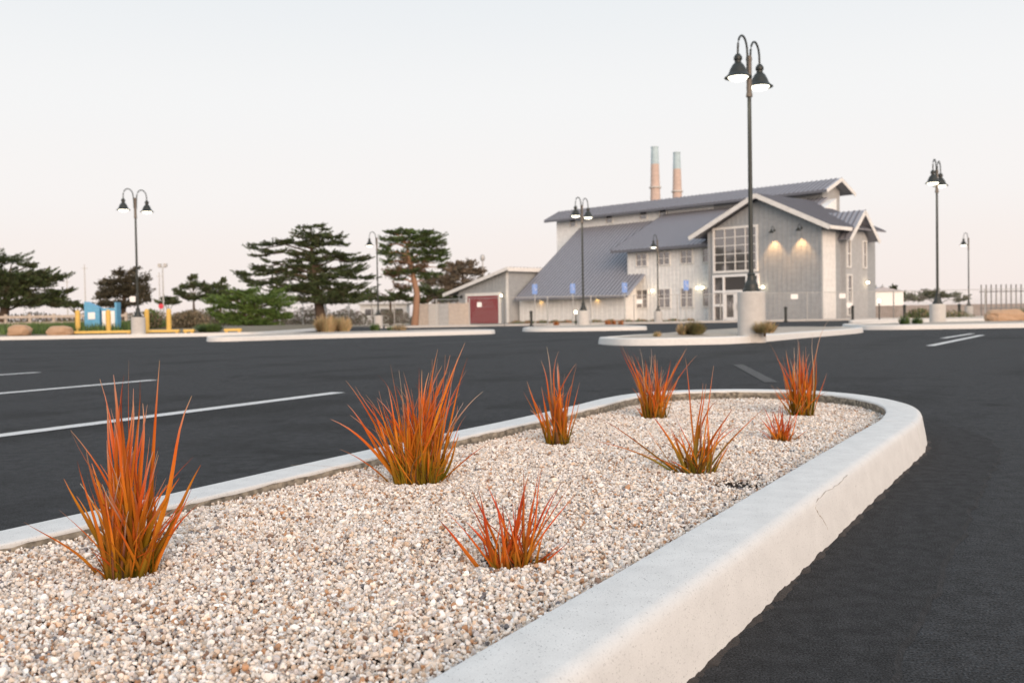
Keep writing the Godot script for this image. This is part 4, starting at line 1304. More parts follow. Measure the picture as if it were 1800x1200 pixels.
# ---------------------------------------------------------------- trees
# foliage as many small sprays: each runs from inside a bough outwards and thins to a point
func crown(pads: Array, depth: float, per: float, size: float, tones: Array, seed_: int, reach: float) -> ArrayMesh:
	var r := RandomNumberGenerator.new()
	r.seed = seed_
	var s := Shape.new()
	for p in pads:
		var rz: float = p[2] * depth
		var off: float = r.randf_range(-0.5, 0.5) * rz
		var c := Vector3(p[0] + r.randfn(0.0, 0.15) * p[2], p[1] + r.randfn(0.0, 0.35) * p[3], off)
		var tilt := r.randfn(0.0, 0.14)
		var sprays := int(9.0 + per * sqrt(p[2] * rz) * 2.0)
		for q in sprays:
			var a := r.randf() * TAU
			var start := c + Vector3(cos(a) * p[2], r.randf_range(-1.0, 1.0) * p[3], sin(a) * rz) * r.randf_range(0.0, 0.6)
			var b := a + r.randfn(0.0, 0.5)
			var run := Vector3(cos(b) * p[2], r.randf_range(-0.25, 1.0) * p[3] + tilt * cos(b) * p[2], sin(b) * rz) * r.randf_range(0.35, reach * 1.1)
			var fat: float = p[3] * r.randf_range(0.4, 0.85)
			var n := int(clampf(run.length() * 6.5 / size, 16, 90))
			var tone: Color = tones[r.randi() % tones.size()]
			for k in n:
				var t := pow(r.randf(), 0.8)
				var at := start + run * t + Vector3(r.randfn(), r.randfn() * 0.7, r.randfn()) * fat * (1.02 - t) * 0.6
				at.y += 0.16 * run.length() * t * t
				var out := (run.normalized() + Vector3(r.randfn(0.0, 0.5), r.randfn(0.15, 0.4), r.randfn(0.0, 0.5))).normalized()
				var side := out.cross(Vector3(r.randfn(), r.randfn(), r.randfn())).normalized()
				var l := size * r.randf_range(0.7, 1.6)
				var w := size * r.randf_range(0.16, 0.34)
				s.tint = tone.lerp(tones[r.randi() % tones.size()], 0.4) * r.randf_range(0.75, 1.25)
				s.tint.a = 1.0
				s.quad(at - side * w, at + out * l * 0.6 - side * w * 0.6, at + out * l, at + out * l * 0.4 + side * w)
	return s.done()

func tree(key: String, called: String, label: String, group: String, tones: Array, per: float, size: float, trunk: Array, bark: Material, depth := 0.8, limbs := 10, reach := 0.95, dead := []) -> void:
	var d: Array = TREES[key]
	var o := thing(called, label, "tree", d[0], 0.0, group)
	var pads: Array = d[1]
	var s := Shape.new()
	var pts := []
	var rad := []
	for t in trunk:
		pts.append(Vector3(t[0], t[1], 0))
		rad.append(t[2])
	s.tube(pts, rad, 9)
	part(o, "trunk", s.done(), bark)
	var r := RandomNumberGenerator.new()
	r.seed = key.hash() % 10000
	var step := maxi(1, pads.size() / maxi(1, limbs))
	for i in range(0, pads.size(), step):
		var p: Array = pads[i]
		var end := Vector3(p[0], p[1], r.randf_range(-0.3, 0.3) * p[2])
		var best: Vector3 = pts[0]
		for q in pts.size() - 1:
			for f in 5:
				var c: Vector3 = pts[q].lerp(pts[q + 1], f / 4.0)
				if c.y < end.y - 0.05 * absf(c.x - end.x) and c.distance_to(end) < best.distance_to(end):
					best = c
		if best.distance_to(end) > 0.3:
			s = Shape.new()
			var bend := best.lerp(end, 0.5) + Vector3(0, 0.12 * best.distance_to(end), 0)
			s.tube([best, bend, end], [0.09, 0.06, 0.025], 6)
			part(o, "limb", s.done(), bark)
	part(o, "crown", crown(pads, depth, per, size, tones, r.seed, reach), M.leaf)
	if dead:
		part(o, "dead_boughs", crown(dead, depth, per * 0.6, size, [Color(0.16, 0.10, 0.06), Color(0.11, 0.08, 0.05), Color(0.2, 0.13, 0.08)], r.seed + 1, 1.0), M.leaf)

func trees() -> void:
	var dark := [Color(0.045, 0.07, 0.024), Color(0.06, 0.095, 0.03), Color(0.085, 0.12, 0.04), Color(0.075, 0.065, 0.035), Color(0.05, 0.06, 0.03)]
	var fresh := [Color(0.08, 0.15, 0.03), Color(0.11, 0.19, 0.04), Color(0.06, 0.10, 0.025), Color(0.14, 0.21, 0.05)]
	var brown := [Color(0.075, 0.065, 0.042), Color(0.10, 0.085, 0.055), Color(0.06, 0.06, 0.04)]
	var greyed := [Color(0.15, 0.13, 0.095), Color(0.19, 0.16, 0.12), Color(0.12, 0.11, 0.085), Color(0.22, 0.16, 0.11)]
	var g := "trees round the lot"
	tree("left_cypress", "cypress_tree", "dark spreading cypress cut by the left edge of the view", g, dark, 26, 0.16, [[-1.5, -0.1, 0.4], [-1.3, 1.6, 0.32], [-1.0, 3.2, 0.2], [-0.9, 3.8, 0.08]], M.bark, 0.8, 12, 1.15)
	tree("round_tree", "round_tree", "brownish rounded tree behind the left twin lamp post", g, brown, 22, 0.24, [[0, -0.1, 0.35], [0.1, 2.0, 0.25], [0.3, 4.0, 0.1]], M.bark)
	tree("bush_tree", "low_cypress", "low bright green cypress in front of the big layered cypress", g, fresh, 30, 0.13, [[0.2, -0.1, 0.25], [0.1, 0.9, 0.2], [0.2, 1.6, 0.08]], M.bark, 0.8, 10, 1.0)
	tree("big_cypress", "cypress_tree", "biggest dark cypress with flat layered boughs", g, dark + [Color(0.06, 0.085, 0.03)], 20, 0.15, [[0.9, -0.1, 0.42], [0.7, 1.8, 0.36], [0.4, 3.6, 0.26], [0.2, 5.4, 0.16], [0.25, 6.5, 0.06]], M.bark, 0.75, 30, 1.15)
	tree("umbrella_cypress", "cypress_tree", "flat topped cypress with bare leaning reddish trunk", g, dark + fresh.slice(0, 2), 24, 0.15, [[0.05, -0.1, 0.32], [0.2, 1.2, 0.27], [0.3, 2.6, 0.24], [0.0, 4.2, 0.2], [-0.35, 5.6, 0.14], [-0.4, 6.4, 0.06]], M.bark_red, 0.8, 14, 1.0, [[-1.4, 4.4, 0.7, 0.5], [-0.9, 4.9, 0.8, 0.5], [-1.6, 3.8, 0.6, 0.45], [-0.6, 4.2, 0.7, 0.5], [0.6, 4.6, 0.8, 0.5], [-1.0, 3.3, 0.6, 0.4]])
	tree("grey_tree", "pale_tree", "pale grey brown tree rising behind the garage roof", g, greyed, 22, 0.26, [[0, -0.1, 0.3], [0.2, 2.2, 0.22], [0.6, 4.6, 0.08]], M.bark)
	tree("dark_tree", "low_tree", "low dark tree behind the single armed lamp post", g, dark, 18, 0.26, [[0, -0.1, 0.2], [0, 2.0, 0.12], [0, 2.8, 0.05]], M.bark)
	tree("dark_tree2", "low_tree", "low dark tree right of the bare reddish trunk", g, dark, 18, 0.26, [[0, -0.1, 0.2], [0, 2.0, 0.12], [0, 3.0, 0.05]], M.bark)
	tree("far_tree", "far_tree", "far tree with a spike top left of the green cypress", g, dark, 18, 0.36, [[0, -0.1, 0.3], [0, 2.6, 0.2], [0, 5.0, 0.08]], M.bark)
	tree("far_tree2", "far_tree", "far tree touching the green cypress", g, dark, 18, 0.36, [[0, -0.1, 0.3], [0, 2.6, 0.2], [0, 5.4, 0.08]], M.bark)
	tree("far_tree3", "far_tree", "lowest far tree under the twin floodlight pole", g, dark, 16, 0.32, [[0, -0.1, 0.2], [0, 2.0, 0.1]], M.bark)
	tree("left_far_hedge", "low_tree", "low dark hedge tree right of the left cypress", g, dark, 20, 0.26, [[0, -0.1, 0.2], [0, 1.8, 0.1]], M.bark)
	tree("right_tree", "far_tree", "far tree just right of the end wing", g, dark, 16, 0.42, [[0, -0.1, 0.3], [0, 4.2, 0.1]], M.bark)
	tree("right_tree2", "far_tree", "far tree left of the right twin lamp post", g, dark, 16, 0.42, [[0, -0.1, 0.3], [0, 3.6, 0.1]], M.bark)
	tree("right_tree3", "far_tree", "widest far tree behind the right twin lamp post", g, dark, 16, 0.42, [[0, -0.1, 0.3], [0, 3.6, 0.1]], M.bark)

# a tuft of fine leaves or a small shrub
func shrub(at: Vector3, w: float, h: float, tones: Array, count: int, called: String, label: String, leafy: bool, group := "") -> void:
	var o := thing(called, label, "plant", at, 0.0, group)
	var r := RandomNumberGenerator.new()
	r.seed = absi(int(at.x * 137.0 + at.z * 71.0))
	var s := Shape.new()
	for k in count:
		s.tint = tones[r.randi() % tones.size()] * r.randf_range(0.8, 1.2)
		s.tint.a = 1.0
		if leafy:
			var d := Vector3(r.randfn(), absf(r.randfn()), r.randfn()).normalized() * pow(r.randf(), 0.4)
			var p := Vector3(d.x * w * 0.5, 0.02 + d.y * h * 0.85, d.z * w * 0.45)
			var out := (d + Vector3(r.randfn(0, 0.4), 0.3, r.randfn(0, 0.4))).normalized()
			var side := out.cross(Vector3(r.randfn(), r.randfn(), r.randfn())).normalized() * minf(h, 0.9) * 0.05
			var l := minf(h, 0.9) * r.randf_range(0.12, 0.25)
			s.quad(p - side * 0.4, p + out * l * 0.5 - side, p + out * l, p + out * l * 0.5 + side)
		else:
			var a := r.randf() * TAU
			var lean := pow(r.randf(), 0.6)
			var f := Vector3(cos(a), 0, sin(a)) * w * 0.3 * sqrt(r.randf())
			var hh := h * r.randf_range(0.35, 1.0) * sqrt(1.0 - lean * lean * 0.75)
			var t := f * 0.6 + Vector3(cos(a) * lean * w * 0.42, hh, sin(a) * lean * w * 0.42)
			var m := f.lerp(t, 0.5) + Vector3(0, hh * 0.16, 0)
			var side := Vector3(-sin(a + 0.7), 0, cos(a + 0.7)) * maxf(0.005, h * 0.013)
			s.quad(f - side, m - side, m + side, f + side)
			s.tri(m - side, t, m + side)
	part(o, "foliage", s.done(), M.leaf)
	s = Shape.new()
	s.tube([Vector3(0, -0.08, 0), Vector3(0, h * 0.4, 0)], [0.03, 0.015], 6)
	part(o, "stem", s.done(), M.bark)

# ---------------------------------------------------------------- fences
func wire_fence(a: Vector3, b: Vector3, h: float, label: String, gap := 3.0) -> void:
	var o := thing("wire_fence", label, "fence", a, 0.0, "wire fences")
	var d := b - a
	var n := maxi(1, int(round(d.length() / gap)))
	var post := Shape.new()
	post.tube([Vector3(0, -0.1, 0), Vector3(0, h + 0.04, 0)], [0.04, 0.04], 8)
	var pm := post.done()
	var t := d / n
	var rail := Shape.new()
	rail.tube([Vector3.ZERO, t], [0.022, 0.022], 6, false)
	var rm := rail.done()
	var wire := Shape.new()
	var cell := 0.13
	var k := int(t.length() / cell)
	var x := t.normalized()
	var lean := x * minf(h, t.length()) * 0.5
	for i in k:
		var p := x * (i * cell)
		for e in [-1.0, 1.0]:
			var p1: Vector3 = p
			var q1: Vector3 = p + e * lean + Vector3(0, h, 0)
			var f := 1.0
			var qa := q1.dot(x)
			if qa < 0.0: f = p.dot(x) / maxf(0.001, p.dot(x) - qa)
			if qa > t.length(): f = (t.length() - p.dot(x)) / (qa - p.dot(x))
			wire.bar(p1, p1.lerp(q1, clampf(f, 0.02, 1.0)), 0.006, 0.006)
	var wm := wire.done()
	for i in n + 1:
		part(o, "post", pm, M.steel, moved(t * i))
		if i < n:
			part(o, "rail", rm, M.steel, moved(t * i + Vector3(0, h, 0)))
			var w := part(o, "wire_mesh", wm, M.steel, moved(t * i))
			w.set_meta("kind", "stuff")

func plate(at: Vector3, size: Vector2, label: String, m: Material, group: String) -> void:
	var s := Shape.new()
	var c := 0.03
	var w := size.x * 0.5
	var h := size.y * 0.5
	s.prism([Vector3(-w + c, -h, 0), Vector3(w - c, -h, 0), Vector3(w, -h + c, 0), Vector3(w, h - c, 0), Vector3(w - c, h, 0), Vector3(-w + c, h, 0), Vector3(-w, h - c, 0), Vector3(-w, -h + c, 0)], Vector3(0, 0, 0.012))
	solo("sign_plate", s.done(), m, label, "sign", at, 0.0, group)

func fences() -> void:
	wire_fence(Vector3(-0.5, 0, -69), Vector3(26.5, 0, -69), 2.0, "chain link fence across the front of the hall")
	wire_fence(Vector3(26.5, 0, -69), Vector3(60.0, 0, -66), 2.0, "chain link fence right of the hall running off the view")
	wire_fence(Vector3(-18.4, 0.0, -79), Vector3(-7.6, 0.0, -80), 2.0, "chain link fence under the big layered cypress", 1.9)
	wire_fence(Vector3(-5.5, 0, -73), Vector3(-0.5, 0, -69), 2.0, "short chain link fence before the red roller door")
	var fs := "white plates on the wire fences"
	plate(Vector3(19.61, 1.73, -68.96), Vector2(0.5, 0.34), "white plate on the fence before the grey gable", M.white, fs)
	plate(Vector3(22.94, 1.72, -68.96), Vector2(0.45, 0.34), "white plate on the fence before the recess", M.white, fs)
	plate(Vector3(23.41, 1.08, -68.94), Vector2(0.4, 0.34), "lower white plate on the fence by the end wing", M.white, fs)
	plate(Vector3(8.87, 1.56, -68.96), Vector2(0.45, 0.3), "white plate on the fence before the lower windows", M.white, fs)
	plate(Vector3(-15.0, 1.62, -79.25), Vector2(0.36, 0.36), "white plate at the left on the fence under the cypress", M.white, fs)
	plate(Vector3(-13.05, 1.55, -79.43), Vector2(0.36, 0.36), "white plate at the right on the fence under the cypress", M.white, fs)
	plate(Vector3(-2.26, 1.55, -70.36), Vector2(0.34, 0.34), "white plate before the red roller door", M.white, fs)
	# boarded fence between the trees and the garage
	var o := thing("board_fence", "tan boarded fence joining the garage on its left", "fence", Vector3(-8.3, 0, -88.5))
	var tones := [M.tan_fence, M.concrete, M.warm_grey_wall, M.tan_fence]
	var b := boxm(Vector3(0.88, 1.9, 0.08))
	for k in 5:
		part(o, "board", b, tones[k % 4], moved(Vector3(0.45 + 0.9 * k, 0.97, 0)))
	for k in 6:
		part(o, "post", boxm(Vector3(0.12, 2.05, 0.14)), M.tan_fence, moved(Vector3(0.9 * k, 1.0, -0.12)))
	# low pale building beyond the trees
	var s := Shape.new()
	s.box(Vector3(0, 1.1, 0), Vector3(5.2, 2.2, 3.0))
	var low := thing("low_building", "low cream building seen behind the bare reddish trunk", "building", Vector3(-14.2, 0, -112.0))
	part(low, "wall", s.done(), M.cream_wall)
	s = Shape.new()
	s.box(Vector3(0, 2.28, 0), Vector3(5.6, 0.16, 3.4))
	part(low, "roof", s.done(), M.concrete)
	for x in [-1.6, 0.1, 1.7]:
		part(low, "window", boxm(Vector3(0.9, 0.7, 0.04)), M.pane, moved(Vector3(x, 1.4, 1.51)))
	# post rail fence at the far left
	var rf := thing("rail_fence", "cream two rail fence in front of the left cypress", "fence", Vector3(-36, 0.2, -62))
	var rp := boxm(Vector3(0.16, 1.25, 0.16))
	for k in 9:
		part(rf, "post", rp, M.tan_fence, moved(Vector3(k * 1.5, 0.5, 0)))
	for y in [0.55, 0.95]:
		part(rf, "rail", boxm(Vector3(12.2, 0.16, 0.06)), M.tan_fence, moved(Vector3(6.0, y, 0.115)))
	# tall upright paling at the far right
	var pf := thing("paling_fence", "row of tall thin grey palings at the right edge", "fence", Vector3(34.0, 0, -72))
	var pale := boxm(Vector3(0.07, 2.4, 0.05))
	for k in 26:
		part(pf, "paling", pale, M.dark_steel, moved(Vector3(k * 0.36, 1.2, 0)))
	for y in [0.7, 1.9]:
		part(pf, "rail", boxm(Vector3(9.2, 0.07, 0.04)), M.dark_steel, moved(Vector3(4.5, y, -0.05)))
	# low walls beyond it
	s = Shape.new()
	s.box(Vector3(0, 0.55, 0), Vector3(60, 1.1, 0.25))
	solo("garden_wall", s.done(), M.far_wall, "long low tan wall beyond the right fence", "wall", Vector3(62, 0, -92))
	var wb := thing("far_building", "far pale low building right of the end wing", "building", Vector3(62.5, 0, -170), 0.0, "far buildings")
	s = Shape.new()
	s.box(Vector3(0, 1.9, 0), Vector3(7.0, 3.8, 5.0))
	part(wb, "wall", s.done(), M.white)
	s = Shape.new()
	s.prism([Vector3(-3.8, 3.8, 2.7), Vector3(3.8, 3.8, 2.7), Vector3(0, 4.6, 2.7)], Vector3(0, 0, -5.4))
	part(wb, "roof", s.done(), M.roof)

# ---------------------------------------------------------------- the yard on the left
func boulder(at: Vector3, size: Vector3, seed_: int, label: String) -> void:
	var s := Shape.new()
	var f := noise(seed_, 0.8, 4)
	var ku := 22
	var kv := 14
	var pt := func(i: int, j: int) -> Vector3:
		var a := TAU * (i % ku) / ku
		var e := PI * j / kv - PI / 2
		var d := Vector3(cos(a) * cos(e), sin(e), sin(a) * cos(e))
		var q := d.sign() * Vector3(pow(absf(d.x), 0.75), pow(absf(d.y), 0.75), pow(absf(d.z), 0.75))
		return q * size * 0.5 * (1.0 + 0.22 * f.get_noise_3dv(d * 1.6)) + Vector3(0, size.y * 0.36, 0)
	for i in ku:
		for j in kv:
			s.quad(pt.call(i, j), pt.call(i, j + 1), pt.call(i + 1, j + 1), pt.call(i + 1, j))
	solo("boulder", s.done(), M.boulder, label, "boulder", at, 0.0, "sandstone boulders")

func left_yard() -> void:
	boulder(Vector3(-22.75, 0.14, -46.0), Vector3(1.0, 0.62, 0.8), 71, "blocky tan boulder at the left edge of the view")
	boulder(Vector3(-20.9, 0.12, -46.0), Vector3(1.1, 0.55, 0.8), 72, "low tan boulder at the end of the yellow beam")
	boulder(Vector3(19.1, 0.1, -38.6), Vector3(1.55, 0.62, 0.9), 73, "long tan boulder on the right island")
	# yellow guards
	var s := Shape.new()
	s.lathe([[0.115, -0.1], [0.115, 0.95], [0.10, 1.02], [0.06, 1.06], [0.0, 1.075]], 16)
	var cyl := s.done()
	var who := ["leftmost yellow bollard left of the blue cabinet", "yellow bollard in front of the white cabinet", "yellow bollard just right of the left lamp post foot", "rightmost yellow bollard beside the brush"]
	var xs := [-20.58, -19.13, -17.3, -16.26]
	for k in 4:
		var o := thing("bollard", who[k], "bollard", Vector3(xs[k], 0.25, -47.2), 0.0, "yellow bollards")
		part(o, "post", cyl, M.yellow)
		var r := Shape.new()
		r.lathe([[0.16, -0.02], [0.16, 0.03], [0.115, 0.05]], 16)
		part(o, "collar", r.done(), M.concrete)
	var beams := [[-21.3, -17.75, "longest yellow beam before the blue cabinet"], [-17.1, -15.5, "yellow beam right of the left lamp post foot"], [-15.3, -14.8, "shortest yellow beam beside the green tuft"], [-13.4, -12.6, "yellow beam at the yard's right corner"]]
	for b in beams:
		var o := thing("guard_beam", b[2], "beam", Vector3(b[0], 0.2, -46.4), 0.0, "yellow guard beams")
		var l: float = b[1] - b[0]
		var q := Shape.new()
		q.prism([Vector3(0, 0.02, -0.11), Vector3(0, 0.02, 0.11), Vector3(0, 0.1, 0.09), Vector3(0, 0.13, 0.05), Vector3(0, 0.13, -0.05), Vector3(0, 0.1, -0.09)], Vector3(l, 0, 0))
		part(o, "beam", q.done(), M.yellow)
		for x in [0.1, l - 0.1]:
			part(o, "foot", boxm(Vector3(0.12, 0.14, 0.16)), M.yellow, moved(Vector3(x, -0.045, 0)))
	# blue and white cabinets
	var c := thing("service_cabinet", "blue service cabinet with slanted top beside the white one", "cabinet", Vector3(-20.55, 0.3, -49.0), 0.0, "service cabinets")
	s = Shape.new()
	s.prism([Vector3(-0.38, 0, 0.25), Vector3(-0.38, 1.45, 0.25), Vector3(-0.3, 1.45, 0.25), Vector3(0.3, 1.15, 0.25), Vector3(0.36, 1.15, 0.25), Vector3(0.36, 0, 0.25)], Vector3(0, 0, -0.5))
	part(c, "body", s.done(), M.blue)
	part(c, "panel", boxm(Vector3(0.34, 0.34, 0.03)), M.white, moved(Vector3(-0.02, 0.75, 0.262)))
	part(c, "door", boxm(Vector3(0.56, 0.42, 0.03)), M.blue, moved(Vector3(0, 0.3, 0.264)))
	c = thing("service_cabinet", "white service cabinet with blue corner post beside the blue one", "cabinet", Vector3(-19.75, 0.3, -49.0), 0.0, "service cabinets")
	part(c, "body", boxm(Vector3(0.62, 0.98, 0.5)), M.white, moved(Vector3(0, 0.49, 0)))
	part(c, "post", boxm(Vector3(0.1, 1.4, 0.52)), M.blue, moved(Vector3(0.37, 0.7, 0)))
	part(c, "door", boxm(Vector3(0.5, 0.8, 0.03)), M.white, moved(Vector3(-0.02, 0.48, 0.262)))
	part(c, "header", boxm(Vector3(0.68, 0.12, 0.48)), M.blue, moved(Vector3(-0.0, 1.045, 0)))
	plate(Vector3(-17.2, 1.75, -45.24), Vector2(0.26, 0.26), "small white sign on the left lamp post", M.white, "")
	# growth
	var fresh := [Color(0.07, 0.12, 0.03), Color(0.10, 0.16, 0.04), Color(0.05, 0.085, 0.025)]
	var dryc := [Color(0.40, 0.30, 0.16), Color(0.50, 0.38, 0.22), Color(0.28, 0.24, 0.10), Color(0.45, 0.30, 0.16)]
	var brush := [Color(0.16, 0.13, 0.09), Color(0.22, 0.18, 0.12), Color(0.12, 0.11, 0.07)]
	# meadow: one sheet of short grass
	var r := RandomNumberGenerator.new()
	r.seed = 81
	s = Shape.new()
	for k in 26000:
		var x := r.randf_range(-46, -18.6) if k % 4 else r.randf_range(-24, -19.2)
		var z := r.randf_range(-62, -46.8)
		var h := r.randf_range(0.15, 0.55)
		var a := r.randf() * TAU
		s.tint = fresh[r.randi() % 3] * r.randf_range(0.8, 1.25)
		s.tint.a = 1.0
		var y := 0.1 + 0.22 * smoothstep(0.0, 6.0, -45.0 - z)
		var w := Vector3(cos(a), 0, sin(a)) * 0.035
		var top := Vector3(x + r.randfn(0, 0.1), y + h, z + r.randfn(0, 0.1))
		s.tri(Vector3(x, y, z) - w, top, Vector3(x, y, z) + w)
	solo("meadow_grass", s.done(), M.leaf, "rough green grass covering the yard at the left", "grass", Vector3.ZERO, 0.0, "", "stuff")
	shrub(Vector3(-16.9, 0.25, -52.0), 2.2, 1.1, brush, 2600, "brush", "grey brown dry brush left of the green cypress", true, "brush")
	shrub(Vector3(-18.6, 0.25, -51.5), 1.0, 1.2, fresh + brush, 900, "brush", "green bush right of the left lamp post", true, "brush")
	shrub(Vector3(-14.3, 0.2, -47.0), 1.5, 0.5, fresh, 1500, "grass_tuft", "wide bright green tuft on the yard kerb", false, "tufts by the kerbs")
	var far := "tufts by the kerbs"
	shrub(Vector3(-7.4, 0.15, -39.6), 1.0, 0.85, dryc, 900, "grass_tuft", "tall straw coloured tuft at the left on the long island", false, far)
	shrub(Vector3(-6.75, 0.15, -39.8), 0.8, 0.75, dryc, 700, "grass_tuft", "straw coloured tuft next to the tallest on the long island", false, far)
	shrub(Vector3(-5.6, 0.17, -40.8), 0.5, 0.4, fresh, 420, "grass_tuft", "small green tuft in the middle of the long island", false, far)
	shrub(Vector3(-5.0, 0.17, -41.0), 0.35, 0.28, fresh, 260, "grass_tuft", "smallest green tuft on the long island", false, far)
	shrub(Vector3(-4.5, 0.15, -39.8), 0.75, 0.36, dryc + brush, 600, "grass_tuft", "rounded brown tuft at the right on the long island", false, far)
	shrub(Vector3(4.2, 0.2, -22.9), 0.62, 0.36, [Color(0.08, 0.085, 0.03), Color(0.12, 0.12, 0.045), Color(0.2, 0.14, 0.06)], 900, "grass_tuft", "dark green tuft left of the nearest lamp post", false, far)
	shrub(Vector3(3.95, 0.2, -22.95), 0.35, 0.33, dryc, 260, "grass_tuft", "pale dry tuft beside the dark green one", false, far)
	shrub(Vector3(5.62, 0.22, -22.1), 0.62, 0.33, dryc + [Color(0.16, 0.17, 0.06)], 700, "grass_tuft", "straw tuft at the foot of the nearest lamp post", false, far)
	shrub(Vector3(3.3, 0.17, -22.6), 0.25, 0.16, dryc, 140, "grass_tuft", "tiny brown tuft at the left of the lamp island", false, far)
	shrub(Vector3(14.45, 0.14, -36.6), 0.5, 0.42, fresh, 420, "grass_tuft", "left green tuft on the right island", false, far)
	shrub(Vector3(15.0, 0.14, -36.8), 0.5, 0.38, fresh, 420, "grass_tuft", "green tuft beside the right lamp post foot", false, far)
	var rusty := [Color(0.42, 0.13, 0.03), Color(0.5, 0.18, 0.05), Color(0.2, 0.1, 0.03)]
	var wx := [2.51, 5.42, 5.74, 6.13]
	var wl := ["lone rusty tuft left of the sloping roof lamp post", "left of three rusty tufts before the cream wall", "middle of three rusty tufts before the cream wall", "right of three rusty tufts before the cream wall"]
	for k in 4:
		shrub(Vector3(wx[k], 0.0, -56.0), 0.4, 0.5, rusty, 240, "grass_tuft", wl[k], false, far)
	var hb := [Color(0.11, 0.10, 0.065), Color(0.09, 0.11, 0.05), Color(0.15, 0.12, 0.08), Color(0.19, 0.14, 0.11)]
	var hl := ["scrub behind the wire fence, leftmost clump", "scrub behind the wire fence, second clump", "scrub behind the wire fence, third clump", "scrub behind the wire fence, clump nearest the cream building", "scrub behind the rail fence, leftmost clump", "scrub behind the rail fence, middle clump", "scrub behind the rail fence, clump right of the drum", "scrub behind the blue cabinet", "scrub behind the left lamp post", "scrub between the left lamp post and the green cypress"]
	var hp := [[-21.5, -90, 5.0, 1.9], [-18.0, -90, 4.6, 2.1], [-15.0, -91, 4.2, 1.7], [-11.5, -95, 4.4, 1.6], [-40.0, -72, 7.0, 1.5], [-34.5, -72, 6.4, 1.6], [-30.0, -71, 5.6, 1.5], [-27.0, -74, 6.0, 1.6], [-25.5, -82, 6.6, 1.8], [-22.0, -76, 6.0, 1.6]]
	for k in hp.size():
		shrub(Vector3(hp[k][0], 0.1, hp[k][1]), hp[k][2], hp[k][3], hb, 2600, "scrub", hl[k], true, "scrub behind the fences")
	var rp := [[25.4, -62.0, 1.8, 0.7, "low scrub right of the end wing"], [28.0, -63.0, 2.4, 0.5, "low scrub left of the right twin lamp post"], [31.8, -62.0, 2.2, 0.55, "low scrub right of the right twin lamp post"], [20.9, -39.5, 0.8, 0.3, "small green scrub beside the long boulder"], [35.0, -64.0, 3.0, 0.5, "low scrub below the tall palings"]]
	for q in rp:
		shrub(Vector3(q[0], 0.12, q[1]), q[2], q[3], fresh + brush + dryc.slice(0, 1), 900, "scrub", q[4], true, "scrub on the right")
	# low green strip planted along the hall
	s = Shape.new()
	for k in 5000:
		var u := r.randf()
		var p := from_hall(Vector3(lerpf(-32.0, -10.5, u), 0, 1.4 + r.randf_range(0, 0.8)))
		s.tint = (fresh + rusty.slice(0, 1))[r.randi() % 4] * r.randf_range(0.7, 1.2)
		s.tint.a = 1.0
		var a := r.randf() * TAU
		var w := Vector3(cos(a), 0, sin(a)) * 0.05
		s.tri(p - w, p + Vector3(r.randfn(0, 0.1), r.randf_range(0.1, 0.4) * (0.4 + 0.6 * sin(u * 40.0) ** 2), r.randfn(0, 0.1)), p + w)
	solo("ground_cover", s.done(), M.leaf, "low planting along the foot of the cream walls", "ground cover", Vector3.ZERO, 0.0, "", "stuff")

# ---------------------------------------------------------------- signs, posts, far things
func parking_sign(at: Vector3, label: String) -> void:
	var o := thing("parking_sign", label, "sign", at, 0.0, "blue accessible parking signs")
	var s := Shape.new()
	s.tube([Vector3(0, -0.1, 0), Vector3(0, 2.75, 0)], [0.03, 0.03], 8)
	part(o, "post", s.done(), M.steel)
	s = Shape.new()
	s.box(Vector3(0, 2.35, 0.035), Vector3(0.32, 0.62, 0.012))
	var p := part(o, "sign_face", s.done(), M.sign_blue)
	s = Shape.new()
	var ring := []
	var rad := []
	for i in 14:
		var t := -2.3 + i * 4.0 / 13.0
		ring.append(Vector3(-0.01 + 0.075 * sin(t + 1.9), 2.33 - 0.075 * cos(t + 1.9), 0.044))
		rad.append(0.009)
	s.tube(ring, rad, 6)
	s.bar(Vector3(-0.02, 2.5, 0.045), Vector3(-0.01, 2.38, 0.045), 0.03, 0.01)
	s.bar(Vector3(-0.01, 2.385, 0.046), Vector3(0.06, 2.38, 0.046), 0.02, 0.01)
	s.bar(Vector3(0.06, 2.38, 0.047), Vector3(0.1, 2.26, 0.047), 0.02, 0.01)
	s.tube([Vector3(-0.03, 2.55, 0.041), Vector3(-0.03, 2.55, 0.05)], [0.024, 0.024], 10)
	part(p, "symbol", s.done(), M.white)

